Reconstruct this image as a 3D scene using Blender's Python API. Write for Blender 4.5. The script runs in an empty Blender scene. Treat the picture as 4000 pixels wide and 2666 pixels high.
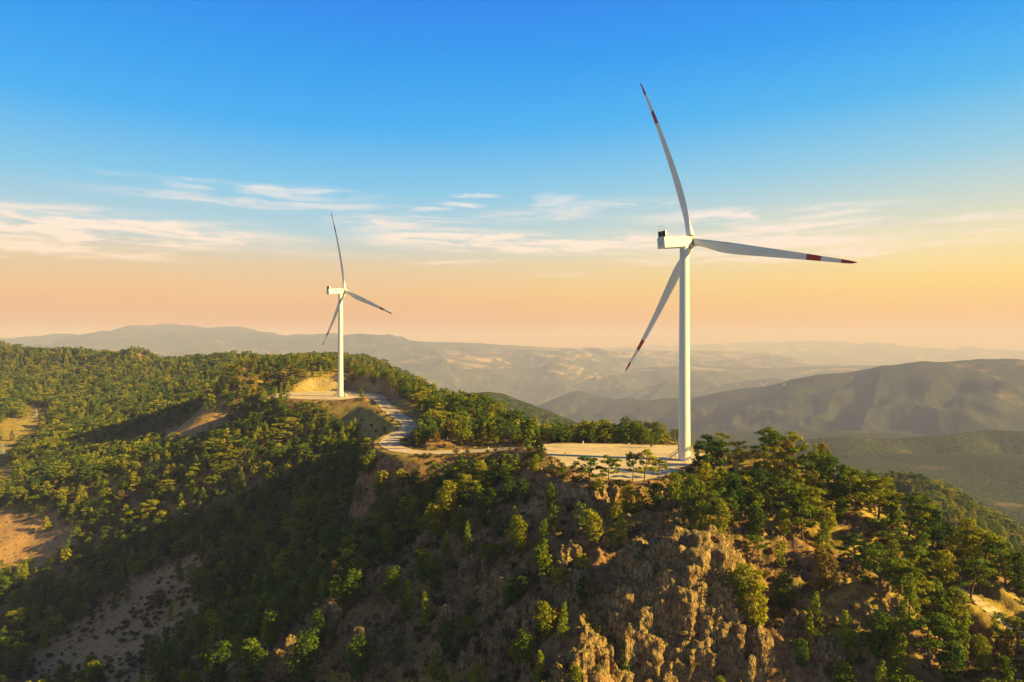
import bpy, bmesh, math, random
import numpy as np
from mathutils import Vector, Matrix

R = math.radians
F = 2667.0                       # focal length in pixels of the 4000 px wide photo (24 mm on 36 mm)
SC = bpy.context.scene
COL = SC.collection

# ------------------------------------------------------------------ camera
cd = bpy.data.cameras.new('camera')
cd.lens = 24.0
cd.sensor_width = 36.0
cd.clip_start = 1.0
cd.clip_end = 90000.0
cam = bpy.data.objects.new('camera', cd)
cam.location = (0, 0, 0)
cam.rotation_euler = (R(90), 0, 0)
COL.objects.link(cam)
SC.camera = cam

SC.view_settings.view_transform = 'Standard'
SC.view_settings.look = 'None'
SC.view_settings.exposure = 1.3
SC.view_settings.gamma = 1.0
SC.render.engine = 'CYCLES'
SC.cycles.use_denoising = True
SC.cycles.max_bounces = 5
SC.cycles.diffuse_bounces = 2
SC.cycles.glossy_bounces = 1
SC.cycles.transmission_bounces = 3
SC.cycles.transparent_max_bounces = 6
SC.cycles.volume_bounces = 0

# ------------------------------------------------------------------ sun and sky
SUN_AZ, SUN_EL = 104.0, 22.0       # clockwise from +Y (the view direction), degrees
sl = bpy.data.lights.new('sun', 'SUN')
sl.energy = 5.0
sl.angle = R(0.6)
sl.color = (1.0, 0.77, 0.22)
sun = bpy.data.objects.new('sun', sl)
sd = Vector((math.sin(R(SUN_AZ)) * math.cos(R(SUN_EL)), math.cos(R(SUN_AZ)) * math.cos(R(SUN_EL)), math.sin(R(SUN_EL))))
sun.rotation_euler = sd.to_track_quat('Z', 'Y').to_euler()
sun.location = sd * 500
COL.objects.link(sun)


def lin(r, g, b):
    f = lambda c: (c / 255) / 12.92 if c / 255 <= 0.04045 else ((c / 255 + 0.055) / 1.055) ** 2.4
    return (f(r), f(g), f(b), 1.0)


class NT:
    def __init__(self, tree):
        self.t = tree

    def n(self, kind, **kw):
        nd = self.t.nodes.new(kind)
        for k, v in kw.items():
            if k == 'inp':
                for kk, vv in v.items():
                    s = nd.inputs[kk]
                    if hasattr(vv, 'is_linked') or isinstance(vv, bpy.types.NodeSocket):
                        self.t.links.new(vv, s)
                    else:
                        s.default_value = vv
            else:
                setattr(nd, k, v)
        return nd

    def math(self, op, a, b=0.0, clamp=False):
        nd = self.n('ShaderNodeMath', operation=op, inp={0: a, 1: b})
        nd.use_clamp = clamp
        return nd.outputs[0]

    def vmath(self, op, a, b=None):
        nd = self.n('ShaderNodeVectorMath', operation=op, inp={0: a})
        if b is not None:
            if isinstance(b, bpy.types.NodeSocket):
                self.t.links.new(b, nd.inputs[1])
            else:
                nd.inputs[1].default_value = b
        return nd

    def ramp(self, fac, stops, interp='LINEAR'):
        nd = self.n('ShaderNodeValToRGB', inp={0: fac})
        cr = nd.color_ramp
        cr.interpolation = interp
        while len(cr.elements) > 1:
            cr.elements.remove(cr.elements[-1])
        cr.elements[0].position = stops[0][0]
        cr.elements[0].color = stops[0][1]
        for p, c in stops[1:]:
            e = cr.elements.new(p)
            e.color = c
        return nd.outputs[0]

    def mix(self, fac, a, b, blend='MIX'):
        nd = self.n('ShaderNodeMix', data_type='RGBA', blend_type=blend)
        for s, v in ((nd.inputs[0], fac), (nd.inputs[6], a), (nd.inputs[7], b)):
            if isinstance(v, bpy.types.NodeSocket):
                self.t.links.new(v, s)
            else:
                s.default_value = v
        return nd.outputs[2]

    def noise(self, vec, scale, detail=4, rough=0.55, dist=0.0):
        nd = self.n('ShaderNodeTexNoise', inp={'Vector': vec, 'Scale': scale, 'Detail': detail, 'Roughness': rough, 'Distortion': dist})
        return nd.outputs[0]

    def mrange(self, v, a, b, c=0.0, d=1.0, smooth=True):
        nd = self.n('ShaderNodeMapRange', inp={0: v, 1: a, 2: b, 3: c, 4: d})
        nd.interpolation_type = 'SMOOTHSTEP' if smooth else 'LINEAR'
        return nd.outputs[0]


world = bpy.data.worlds.new('World')
SC.world = world
world.use_nodes = True
W = NT(world.node_tree)
W.t.nodes.clear()
tc = W.n('ShaderNodeTexCoord').outputs['Generated']
sep = W.n('ShaderNodeSeparateXYZ', inp={0: tc})
sx, sy, sz = sep.outputs
azim = W.math('ARCTAN2', sx, sy)
elev = W.math('ARCSINE', sz)
# clear evening gradient over elevation (radians / 0.55)
ef = W.math('DIVIDE', elev, 0.55)
EP = lambda py: math.atan((1333 - py) / F) / 0.55
left = W.ramp(ef, [(0.0, lin(226, 140, 74)), (EP(1270), lin(230, 158, 92)), (EP(1150), lin(240, 190, 128)), (EP(1040), lin(226, 204, 172)),
                   (EP(930), lin(180, 212, 228)), (EP(760), lin(124, 200, 242)), (EP(520), lin(46, 174, 250)), (EP(260), lin(0, 154, 246)),
                   (EP(0), lin(0, 132, 242)), (.93, lin(0, 120, 228)), (1.0, lin(30, 92, 176))])
right = W.ramp(ef, [(0.0, lin(250, 160, 44)), (EP(1270), lin(255, 184, 56)), (EP(1120), lin(255, 218, 116)), (EP(1000), lin(248, 230, 184)),
                    (EP(880), lin(210, 220, 210)), (EP(700), lin(146, 206, 236)), (EP(480), lin(70, 184, 246)), (EP(220), lin(6, 156, 248)),
                    (EP(0), lin(0, 142, 242)), (.93, lin(10, 126, 228)), (1.0, lin(46, 100, 176))])
side = W.mrange(azim, -0.35, 0.75)
grad = W.mix(side, left, right)
grad = W.mix(W.mrange(elev, 0.54, 0.95), grad, lin(40, 62, 100))
grad = W.mix(W.mrange(elev, -0.06, -0.01), lin(40, 32, 25), grad)
nish = W.n('ShaderNodeTexSky', sky_type='NISHITA', sun_disc=False, sun_elevation=R(SUN_EL), sun_rotation=R(SUN_AZ),
           altitude=900.0, air_density=1.0, dust_density=2.0, ozone_density=2.0)
g10 = W.n('ShaderNodeVectorMath', operation='SCALE', inp={0: grad, 'Scale': 8.2}).outputs[0]   # the background strength is 0.1
sky = W.mix(0.006, g10, nish.outputs[0])
# out-of-view sky is dimmed and blued to set the tone of shaded faces
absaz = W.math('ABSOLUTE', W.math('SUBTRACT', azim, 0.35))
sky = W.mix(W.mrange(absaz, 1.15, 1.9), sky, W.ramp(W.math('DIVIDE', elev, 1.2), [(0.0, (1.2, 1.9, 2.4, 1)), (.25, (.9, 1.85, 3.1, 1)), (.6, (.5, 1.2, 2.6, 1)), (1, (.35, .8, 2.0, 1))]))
# thin cirrus, placed by compass direction and elevation
pos = W.n('ShaderNodeCombineXYZ', inp={0: azim, 1: elev}).outputs[0]
st = W.vmath('MULTIPLY', pos, (1.0, 5.5, 1.0)).outputs[0]
warp = W.n('ShaderNodeTexNoise', inp={'Vector': st, 'Scale': 6.0, 'Detail': 5.0, 'Roughness': 0.6})
wv = W.vmath('SUBTRACT', warp.outputs['Color'], (0.5, 0.5, 0.5)).outputs[0]
wv = W.vmath('MULTIPLY', wv, (0.16, 0.022, 0.0)).outputs[0]
wp = W.vmath('ADD', pos, wv).outputs[0]
CLOUDS = [(430, 905, 620, 62, .95), (120, 965, 480, 34, .75), (650, 925, 420, 34, .7), (300, 845, 420, 40, .55), (720, 708, 300, 16, .35),
          (1080, 752, 380, 26, .5), (1000, 795, 520, 26, .5), (1480, 880, 220, 34, .55), (1780, 938, 420, 44, .95), (2130, 962, 480, 40, 1.),
          (2420, 955, 380, 44, .9), (2950, 945, 560, 52, 1.), (3180, 985, 560, 24, .75), (2960, 838, 460, 34, .75), (3120, 878, 280, 18, .7),
          (2850, 1005, 480, 24, .55), (1880, 765, 90, 9, .6), (1800, 800, 120, 10, .65), (1640, 815, 120, 10, .6), (1990, 850, 170, 26, .5),
          (2180, 788, 100, 30, .45), (2270, 838, 180, 32, .5), (3830, 848, 190, 14, .55), (3900, 903, 70, 8, .5), (1790, 1028, 200, 9, .45),
          (2340, 1075, 260, 10, .3), (2420, 800, 200, 30, .35), (60, 985, 400, 18, .6), (1250, 990, 300, 12, .3), (1600, 855, 260, 16, .5)]
acc = None
for (px, py, rx, ry, s) in CLOUDS:
    a = math.atan((px - 2000) / F)
    e = math.atan((1333 - py) / F) * math.cos(a)
    dx = W.vmath('SUBTRACT', wp, (a, e, 0)).outputs[0]
    dx = W.vmath('MULTIPLY', dx, (F / rx * 0.95, F / ry * 0.95, 0)).outputs[0]
    ln = W.n('ShaderNodeVectorMath', operation='LENGTH', inp={0: dx}).outputs['Value']
    v = W.mrange(ln, 1.25, 0.3, 0.0, s)
    acc = v if acc is None else W.math('MAXIMUM', acc, v)
stf = W.vmath('MULTIPLY', wp, (1.0, 9.0, 1.0)).outputs[0]
fine = W.noise(stf, 9.0, 8, 0.62, 0.6)
fine2 = W.noise(W.vmath('MULTIPLY', wp, (1.0, 4.0, 1.0)).outputs[0], 34.0, 6, 0.6, 0.8)
wisp = W.math('ADD', W.mrange(fine, 0.36, 0.64), W.math('MULTIPLY', W.mrange(fine2, 0.42, 0.75), 0.35))
dens = W.math('MULTIPLY', W.math('MULTIPLY', acc, wisp), 1.4, clamp=True)
ccol = W.ramp(W.math('DIVIDE', elev, 0.3), [(0.25, lin(255, 228, 196)), (0.45, lin(255, 234, 220)), (0.75, lin(238, 236, 242))])
c10 = W.n('ShaderNodeVectorMath', operation='SCALE', inp={0: ccol, 'Scale': 8.4}).outputs[0]
sky = W.mix(W.math('MULTIPLY', dens, W.mrange(elev, 0.05, 0.09)), sky, c10)
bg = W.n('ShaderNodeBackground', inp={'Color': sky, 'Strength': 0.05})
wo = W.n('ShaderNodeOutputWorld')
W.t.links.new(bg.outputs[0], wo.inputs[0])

# ------------------------------------------------------------------ helpers
def link(o, parent=None):
    COL.objects.link(o)
    if parent is not None:
        o.parent = parent
    return o


def tag(o, label=None, cat=None, group=None, kind=None):
    if label: o['label'] = label
    if cat: o['category'] = cat
    if group: o['group'] = group
    if kind: o['kind'] = kind
    return o


def empty(name, loc, label, cat, group=None, rz=0.0):
    o = bpy.data.objects.new(name, None)
    o.location = loc
    o.rotation_euler = (0, 0, rz)
    link(o)
    return tag(o, label, cat, group)


def mesh_np(name, verts, faces, mats, smooth=False, mat_idx=None):
    """verts (n,3); faces list or (m,k) int array."""
    me = bpy.data.meshes.new(name)
    if isinstance(faces, np.ndarray):
        m, k = faces.shape
        me.vertices.add(len(verts))
        me.vertices.foreach_set('co', np.asarray(verts, dtype=np.float32).ravel())
        me.loops.add(m * k)
        me.loops.foreach_set('vertex_index', faces.astype(np.int32).ravel())
        me.polygons.add(m)
        me.polygons.foreach_set('loop_start', np.arange(0, m * k, k, dtype=np.int32))
        me.update(calc_edges=True)
    else:
        me.from_pydata([tuple(v) for v in verts], [], faces)
        me.update()
    for mt in (mats if isinstance(mats, (list, tuple)) else [mats]):
        me.materials.append(mt)
    if smooth:
        me.polygons.foreach_set('use_smooth', np.ones(len(me.polygons), dtype=bool))
    if mat_idx is not None:
        me.polygons.foreach_set('material_index', np.asarray(mat_idx, dtype=np.int32))
    return me


def obj(name, me, parent=None, loc=(0, 0, 0)):
    o = bpy.data.objects.new(name, me)
    o.location = loc
    return link(o, parent)


class MB:
    """collects simple solids into one mesh"""
    def __init__(self):
        self.v, self.f = [], []

    def box(self, c, s, M=None):
        b = len(self.v)
        for dx in (-.5, .5):
            for dy in (-.5, .5):
                for dz in (-.5, .5):
                    p = Vector((c[0] + dx * s[0], c[1] + dy * s[1], c[2] + dz * s[2]))
                    self.v.append(M @ p if M else p)
        for q in ((0, 1, 3, 2), (4, 6, 7, 5), (0, 4, 5, 1), (2, 3, 7, 6), (0, 2, 6, 4), (1, 5, 7, 3)):
            self.f.append([b + i for i in q])

    def bar(self, a, b_, r0, r1=None, n=6, M=None):
        a, b_ = Vector(a), Vector(b_)
        r1 = r0 if r1 is None else r1
        d = (b_ - a).normalized()
        x = d.orthogonal().normalized()
        y = d.cross(x)
        b = len(self.v)
        for p, r in ((a, r0), (b_, r1)):
            for i in range(n):
                t = 2 * math.pi * i / n
                q = p + (x * math.cos(t) + y * math.sin(t)) * r
                self.v.append(M @ q if M else q)
        for i in range(n):
            j = (i + 1) % n
            self.f.append([b + i, b + j, b + n + j, b + n + i])
        self.f.append([b + i for i in range(n)][::-1])
        self.f.append([b + n + i for i in range(n)])

    def tube(self, pts, rad, n=6):
        b = len(self.v)
        for k, p in enumerate(pts):
            p = Vector(p)
            d = (Vector(pts[min(k + 1, len(pts) - 1)]) - Vector(pts[max(k - 1, 0)])).normalized()
            x = Vector((1, 0.13, 0)).cross(d).normalized() if abs(d.x) < .95 else Vector((0, 1, 0)).cross(d).normalized()
            y = d.cross(x)
            for i in range(n):
                t = 2 * math.pi * i / n
                self.v.append(p + (x * math.cos(t) + y * math.sin(t)) * rad[k])
        for k in range(len(pts) - 1):
            for i in range(n):
                j = (i + 1) % n
                self.f.append([b + k * n + i, b + k * n + j, b + (k + 1) * n + j, b + (k + 1) * n + i])
        self.f.append([b + (len(pts) - 1) * n + i for i in range(n)])
        self.f.append([b + i for i in range(n)][::-1])

    def mesh(self, name, mat, smooth=False):
        return mesh_np(name, self.v, self.f, mat, smooth)

    def build(self, name, mat, parent=None, smooth=False, loc=(0, 0, 0)):
        return obj(name, self.mesh(name, mat, smooth), parent, loc)


# ------------------------------------------------------------------ noise (numpy)
_rs = np.random.RandomState(7)
_H = _rs.rand(256, 256).astype(np.float64)


def vnoise(x, y, seed=0):
    xi = np.floor(x).astype(int); yi = np.floor(y).astype(int)
    fx = x - xi; fy = y - yi
    fx = fx * fx * (3 - 2 * fx); fy = fy * fy * (3 - 2 * fy)
    a = _H[(xi + seed * 37) & 255, (yi + seed * 91) & 255]; b = _H[(xi + 1 + seed * 37) & 255, (yi + seed * 91) & 255]
    c = _H[(xi + seed * 37) & 255, (yi + 1 + seed * 91) & 255]; d = _H[(xi + 1 + seed * 37) & 255, (yi + 1 + seed * 91) & 255]
    return (a * (1 - fx) + b * fx) * (1 - fy) + (c * (1 - fx) + d * fx) * fy - 0.5


def fbm(x, y, s, octv=5, seed=0, gain=0.5, ridged=False):
    out = 0; amp = 1.0; x = x / s; y = y / s
    for o in range(octv):
        v = vnoise(x, y, seed + o)
        if ridged:
            v = 0.5 - np.abs(v) * 2
        out = out + v * amp
        c, s_ = 0.8, 0.6
        x, y = (x * c - y * s_) * 2.03 + 11.3, (x * s_ + y * c) * 2.03 + 5.1
        amp *= gain
    return out


# ------------------------------------------------------------------ terrain control
def P(px, py, y):
    return ((px - 2000) / F * y, y, (1333 - py) / F * y)


CT = [P(*a) for a in [
    # knoll behind the far turbine and its flanks
    (1250, 1440, 650), (1330, 1432, 660), (1150, 1424, 680), (1000, 1440, 650), (900, 1462, 620), (1100, 1530, 560), (1480, 1478, 620),
    (1200, 1470, 610), (1330, 1470, 615),
    (1600, 1515, 580), (1700, 1555, 520), (1800, 1590, 480), (1900, 1625, 440), (2000, 1665, 400), (2060, 1700, 350), (2200, 1738, 312),
    (2320, 1738, 306), (2450, 1740, 300), (1400, 1418, 950), (1500, 1440, 930), (1590, 1488, 900),
    (1250, 1420, 1000), (1660, 1530, 900),
    (2430, 1692, 620), (2600, 1704, 600), (2300, 1690, 640), (2750, 1780, 600),
    (1720, 1640, 390), (1650, 1742, 318), (1800, 1740, 315), (1900, 1700, 350),
    # right shoulder
    (2720, 1790, 246), (2800, 1790, 243), (2950, 1790, 245), (3050, 1815, 225), (3200, 1880, 212), (3300, 1955, 200), (3500, 2050, 195), (3700, 2150, 190),
    (3900, 2262, 185), (4000, 2320, 180), (4200, 2450, 175), (3100, 2050, 186), (3300, 2250, 166), (3500, 2450, 152), (3800, 2520, 154),
    (3840, 2360, 168), (3960, 2450, 160), (4040, 2510, 157),
    (3000, 2140, 176), (3000, 2350, 160), (3000, 2600, 150), (3500, 2650, 142), (4000, 2640, 146),
    # cliff
    (2700, 2080, 180), (2860, 2090, 181), (2500, 2160, 176), (2700, 2400, 158), (2500, 2600, 152), (2800, 2640, 148), (2300, 2640, 152),
    (2200, 2350, 172), (2200, 2150, 190), (2300, 2000, 205), (2500, 1960, 213), (2650, 1840, 236), (2650, 1960, 206), (2850, 1950, 210),
    (2050, 1900, 232), (2000, 2000, 220), (1850, 2100, 222), (1700, 2200, 220), (1500, 2300, 215), (1300, 2450, 205), (1100, 2600, 200),
    (1500, 2600, 185), (1800, 2400, 190), (1800, 2650, 170), (2000, 2600, 165), (2230, 1880, 222),
    # hollow behind the rocky spur and the wooded slope on the left
    (2000, 1850, 258), (1800, 1860, 283), (1600, 1860, 298), (1500, 1900, 310), (1700, 1950, 276), (1500, 2000, 290), (1350, 2050, 310),
    (1200, 2000, 350), (1200, 2200, 292), (1000, 2200, 320), (1000, 2400, 270), (800, 2300, 320), (700, 2500, 270), (500, 2600, 260),
    (300, 2600, 290), (0, 2650, 300), (0, 2300, 400), (300, 2200, 405), (600, 2100, 400), (900, 2000, 385), (1100, 1830, 412),
    (1200, 1750, 450), (1350, 1700, 440), (900, 1810, 440), (1000, 1700, 560), (850, 1600, 640), (700, 1700, 620), (600, 1810, 480),
    (300, 1880, 500), (0, 1930, 520), (0, 1750, 680), (300, 1700, 720), (500, 1600, 800), (200, 1550, 950), (0, 1500, 1050),
    (0, 1430, 1200), (300, 1450, 1150), (700, 1500, 950), (600, 1435, 1150), (900, 1435, 1000),
    (0, 1366, 1180), (300, 1396, 1170), (560, 1389, 1150), (700, 1418, 1120), (-200, 1355, 1150), (920, 1400, 1080), (820, 1422, 1130),
]]
CT += [(60, 400, -112), (0, 560, -140), (-60, 760, -120), (100, 335, -84), (150, 262, -92), (190, 215, -104), (-50, 1050, -170), (200, 420, -190),
       (300, 620, -260), (120, 720, -150), (300, 300, -190), (260, 190, -115), (200, 900, -280),
       (-1200, 1000, -20), (-900, 600, -90), (-1300, 1300, 10), (-700, 1500, -90), (-400, 1350, -110), (-200, 1250, -130), (100, 1300, -260),
       (-600, 300, -148), (-400, 150, -170), (-200, 90, -150), (0, 90, -118), (0, 30, -140), (110, 100, -92), (100, 40, -120),
       (220, 120, -92), (300, 140, -120), (400, 100, -170), (-900, 200, -150), (-1300, 700, -60),
       (-250, 180, -145), (-100, 130, -128)]
CT = np.array(CT)
cx, cz = CT[:, :2] / 400.0, CT[:, 2]


def rbf_k(r2):
    return np.sqrt(r2 + 0.0006)


_A = -rbf_k(((cx[:, None, :] - cx[None, :, :]) ** 2).sum(-1))
_n = len(cx)
_M = np.zeros((_n + 3, _n + 3))
_M[:_n, :_n] = _A - np.eye(_n) * 0.004
_M[:_n, _n] = 1; _M[:_n, _n + 1:] = cx
_M[_n, :_n] = 1; _M[_n + 1:, :_n] = cx.T
_w = np.linalg.solve(_M, np.concatenate([cz, [0, 0, 0]]))
GX0, GX1, GY0, GY1, GS = -1600, 520, -60, 1700, 8.0
gx = np.arange(GX0, GX1 + GS, GS); gy = np.arange(GY0, GY1 + GS, GS)
_gX, _gY = np.meshgrid(gx, gy, indexing='ij')
_q = np.stack([_gX.ravel(), _gY.ravel()], 1) / 400.0
_Z = np.empty(len(_q))
for i in range(0, len(_q), 8000):
    b = _q[i:i + 8000]
    k = -rbf_k(((b[:, None, :] - cx[None, :, :]) ** 2).sum(-1))
    _Z[i:i + 8000] = k @ _w[:_n] + _w[_n] + b @ _w[_n + 1:]
_Z = _Z.reshape(_gX.shape)


def z_rbf(x, y):
    u = np.clip((x - GX0) / GS, 0, len(gx) - 1.001); v = np.clip((y - GY0) / GS, 0, len(gy) - 1.001)
    i = u.astype(int); j = v.astype(int); fu = u - i; fv = v - j
    return (_Z[i, j] * (1 - fu) + _Z[i + 1, j] * fu) * (1 - fv) + (_Z[i, j + 1] * (1 - fu) + _Z[i + 1, j + 1] * fu) * fv


# pads (level polygons) and roads (polylines x, y, z, half width)
PAD_Z = -43.4
PAD2_Z = -43.5
pad_near = np.array([(9, 284), (16, 289), (40, 287), (71, 283), (73, 262), (72, 247), (60, 238), (52, 222), (38, 210), (30, 214), (25, 228), (16, 238), (16, 252), (12, 268)], float)
pad_far = np.array([(-187, 582), (-170, 594), (-148, 598), (-124, 584), (-108, 556), (-93, 520), (-100, 506), (-128, 503), (-158, 510), (-186, 524), (-196, 552)], float)


def PW(px, py, z):
    y = -z * F / (py - 1333)
    return ((px - 2000) / F * y, y, z)


road_main = [PW(1440, 1546, -43.5), PW(1482, 1562, -43.8), PW(1515, 1595, -45.4), PW(1560, 1630, -46.6), PW(1596, 1655, -47.6), PW(1592, 1680, -48.2), PW(1556, 1700, -48.7),
             PW(1524, 1722, -49.2), PW(1528, 1745, -49.5), PW(1570, 1762, -49.6), PW(1650, 1770, -49.5), PW(1768, 1768, -49.2), PW(1890, 1762, -48),
             PW(1996, 1755, -46.6), PW(2130, 1752, -43.6)]
road_side = [PW(3700, 2270, -62), PW(3840, 2362, -64.2), PW(3900, 2405, -65.6), PW(3965, 2458, -67.5), PW(4060, 2530, -70), PW(4200, 2640, -73)]


def spline(pts, step=2.0):
    pts = [Vector(p) for p in pts]
    out = []
    for i in range(len(pts) - 1):
        p0 = pts[max(i - 1, 0)]; p1 = pts[i]; p2 = pts[i + 1]; p3 = pts[min(i + 2, len(pts) - 1)]
        n = max(2, int((p2 - p1).length / step))
        for k in range(n):
            t = k / n
            out.append(0.5 * ((2 * p1) + (-p0 + p2) * t + (2 * p0 - 5 * p1 + 4 * p2 - p3) * t * t + (-p0 + 3 * p1 - 3 * p2 + p3) * t ** 3))
    out.append(pts[-1])
    return np.array([tuple(p) for p in out])


RM = spline(road_main); RS = spline(road_side)


def poly_sd(x, y, poly):
    """signed distance, negative inside"""
    d2 = np.full(x.shape, 1e18); inside = np.zeros(x.shape, bool)
    n = len(poly)
    for i in range(n):
        ax, ay = poly[i]; bx, by = poly[(i + 1) % n]
        ex, ey = bx - ax, by - ay
        wx, wy = x - ax, y - ay
        t = np.clip((wx * ex + wy * ey) / (ex * ex + ey * ey), 0, 1)
        d2 = np.minimum(d2, (wx - t * ex) ** 2 + (wy - t * ey) ** 2)
        c = ((ay > y) != (by > y)) & (x < (bx - ax) * (y - ay) / ((by - ay) if by != ay else 1e-9) + ax)
        inside ^= c
    d = np.sqrt(d2)
    return np.where(inside, -d, d)


def line_d(x, y, L):
    best = np.full(x.shape, 1e9); zz = np.zeros(x.shape)
    for p in L:
        d = (x - p[0]) ** 2 + (y - p[1]) ** 2
        m = d < best
        best = np.where(m, d, best); zz = np.where(m, p[2], zz)
    return np.sqrt(best), zz


def sstep(a, b, v):
    t = np.clip((v - a) / (b - a), 0, 1)
    return t * t * (3 - 2 * t)


# far ridges: crest polylines (px, py, y), slope
FAR = [
    ([(1560, 1600, 1500), (1700, 1556, 1500), (1830, 1537, 1500), (1900, 1531, 1500), (1960, 1538, 1500), (2050, 1572, 1480), (2150, 1612, 1450), (2250, 1650, 1420), (2400, 1690, 1380), (2700, 1830, 1300)], .42, 5, 180),
    ([(2850, 1840, 1500), (3000, 1770, 1500), (3130, 1722, 1500), (3230, 1708, 1500), (3300, 1704, 1500), (3420, 1714, 1500), (3500, 1716, 1500), (3700, 1698, 1500), (3850, 1682, 1520), (4000, 1684, 1500), (4600, 1650, 1500), (5600, 1600, 1500)], .5, 7, 260),
    ([(3445, 1890, 760), (3500, 1882, 720), (3560, 1895, 680), (3620, 1960, 620), (3720, 2040, 560), (3850, 2150, 520), (4000, 2290, 470)], .62, 3, 90),
    ([(1980, 1640, 4400), (2100, 1590, 4200), (2190, 1552, 4050), (2235, 1530, 4000), (2262, 1527, 4000), (2330, 1548, 3950), (2400, 1560, 3850), (2450, 1556, 3800), (2520, 1566, 3600), (2590, 1556, 3550), (2700, 1558, 3450), (2850, 1524, 3300),
      (3000, 1508, 3200), (3080, 1488, 3150), (3200, 1462, 3000), (3330, 1455, 2950), (3450, 1428, 2900), (3600, 1413, 2800), (3700, 1414, 2800), (3850, 1402, 2800), (4000, 1405, 2800), (4300, 1395, 2800), (5600, 1350, 3000)], .34, 16, 620),
    ([(2420, 1570, 5600), (2520, 1515, 5500), (2575, 1503, 5500), (2608, 1485, 5500), (2640, 1500, 5400), (2700, 1488, 5400), (2790, 1500, 5300), (2860, 1500, 5300), (2950, 1484, 5300), (3010, 1476, 5300), (3100, 1490, 5200), (3400, 1480, 5200)], .3, 14, 700),
    ([(1740, 1575, 6500), (1850, 1560, 6500), (1980, 1535, 6500), (2060, 1508, 6500), (2105, 1500, 6500), (2160, 1525, 6500), (2230, 1545, 6400), (2380, 1600, 6300)], .3, 16, 700),
    ([(2050, 1500, 9000), (2200, 1462, 9000), (2400, 1440, 9200), (2500, 1448, 9200), (2700, 1425, 9500), (2900, 1440, 9500), (3300, 1430, 9500), (3900, 1420, 9500)], .2, 18, 1300),
    ([(-1500, 1330, 13000), (0, 1320, 13000), (40, 1327, 13000), (130, 1320, 12800), (200, 1309, 12500), (260, 1316, 12500), (345, 1306, 12500), (430, 1303, 12500), (480, 1305, 12500), (560, 1299, 12500), (600, 1284, 12500), (640, 1265, 12500), (660, 1263, 12500), (700, 1268, 12500),
      (760, 1277, 12500), (820, 1281, 12500), (900, 1275, 12800), (925, 1275, 12800), (980, 1290, 13000), (1030, 1300, 13200), (1085, 1320, 13500)], .17, 30, 2200),
    ([(1085, 1322, 12000), (1110, 1312, 12000), (1160, 1305, 12000), (1220, 1308, 12000), (1300, 1302, 12000), (1350, 1310, 12000), (1405, 1303, 12000), (1460, 1330, 12200), (1600, 1332, 12500), (1700, 1337, 12500), (1850, 1340, 12500), (1960, 1348, 13000), (2100, 1356, 13500), (2350, 1368, 14000), (2800, 1372, 15000)], .15, 26, 2200),
    ([(-800, 1340, 9500), (100, 1362, 9500), (500, 1368, 9500), (900, 1380, 9200), (1300, 1392, 9000), (1700, 1410, 9000), (2000, 1430, 9000), (2300, 1455, 9200)], .16, 26, 1500),
    ([(1900, 1366, 17000), (2300, 1358, 17000), (2700, 1350, 18000), (3000, 1334, 18500), (3200, 1327, 18500), (3500, 1336, 18500), (4000, 1350, 18500), (5600, 1345, 18500)], .12, 30, 2500),
]


FAR = [([(a, b, c * (1.26 if 9500 <= c < 16000 else 1.7 if c >= 2700 else 1.45 if (c >= 1490 and a > 2800) else 1)) for (a, b, c) in pl], sl_, na * (1.6 if pl[0][2] > 2700 else 1), ns * (1.6 if pl[0][2] > 2700 else 1)) for (pl, sl_, na, ns) in FAR]


def far_h(x, y):
    r = np.hypot(x, y)
    base = -300 - 760 * sstep(1600, 9000, r) + 200 * fbm(x, y, 3600, 5, 3)
    wx = x + fbm(x, y, 420, 4, 11) * 160 * np.clip(r / 4500, .25, 2); wy = y + fbm(x, y, 420, 4, 17) * 160 * np.clip(r / 4500, .25, 2)
    z = base
    for (pl, slope, na, ns) in FAR:
        pts = [P(*q) for q in pl]
        bd = np.full(x.shape, 1e18); cz_ = np.zeros(x.shape); bdr = np.full(x.shape, 1e18)
        for i in range(len(pts) - 1):
            ax, ay, az_ = pts[i]; bx, by, bz = pts[i + 1]
            ex, ey = bx - ax, by - ay
            L2 = ex * ex + ey * ey
            t = np.clip(((wx - ax) * ex + (wy - ay) * ey) / L2, 0, 1)
            d = (wx - ax - t * ex) ** 2 + (wy - ay - t * ey) ** 2
            t2 = np.clip(((x - ax) * ex + (y - ay) * ey) / L2, 0, 1)
            d2 = (x - ax - t2 * ex) ** 2 + (y - ay - t2 * ey) ** 2
            m = d2 < bdr
            bdr = np.where(m, d2, bdr); cz_ = np.where(m, az_ + t2 * (bz - az_), cz_)
            bd = np.minimum(bd, d)
        d0 = np.sqrt(bdr); d = np.sqrt(bd)
        near = sstep(0, ns * .6, d0)
        dd = d0 * (1 - near) + d * near
        gull = fbm(x, y, ns * .55, 5, 23, .5, True)
        zi = cz_ - slope * (dd - ns * .05 * (1 - np.exp(-dd / (ns * .05)))) * (1 + .25 * near * fbm(x, y, ns * 1.3, 3, 31)) + near * gull * ns * .085
        zi = zi + fbm(x, y, ns * .12, 4, 41) * na * .35
        z = np.maximum(z, zi)
    return z


def crag(x, y):
    """1 where the rocky spur breaks through"""
    a = sstep(24, 0, poly_sd(x, y, np.array([(-84, 190), (-66, 212), (-40, 228), (-12, 234), (12, 236), (34, 214), (48, 190), (66, 178), (84, 170), (84, 150), (60, 138), (-70, 150)], float)))
    return a


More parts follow.
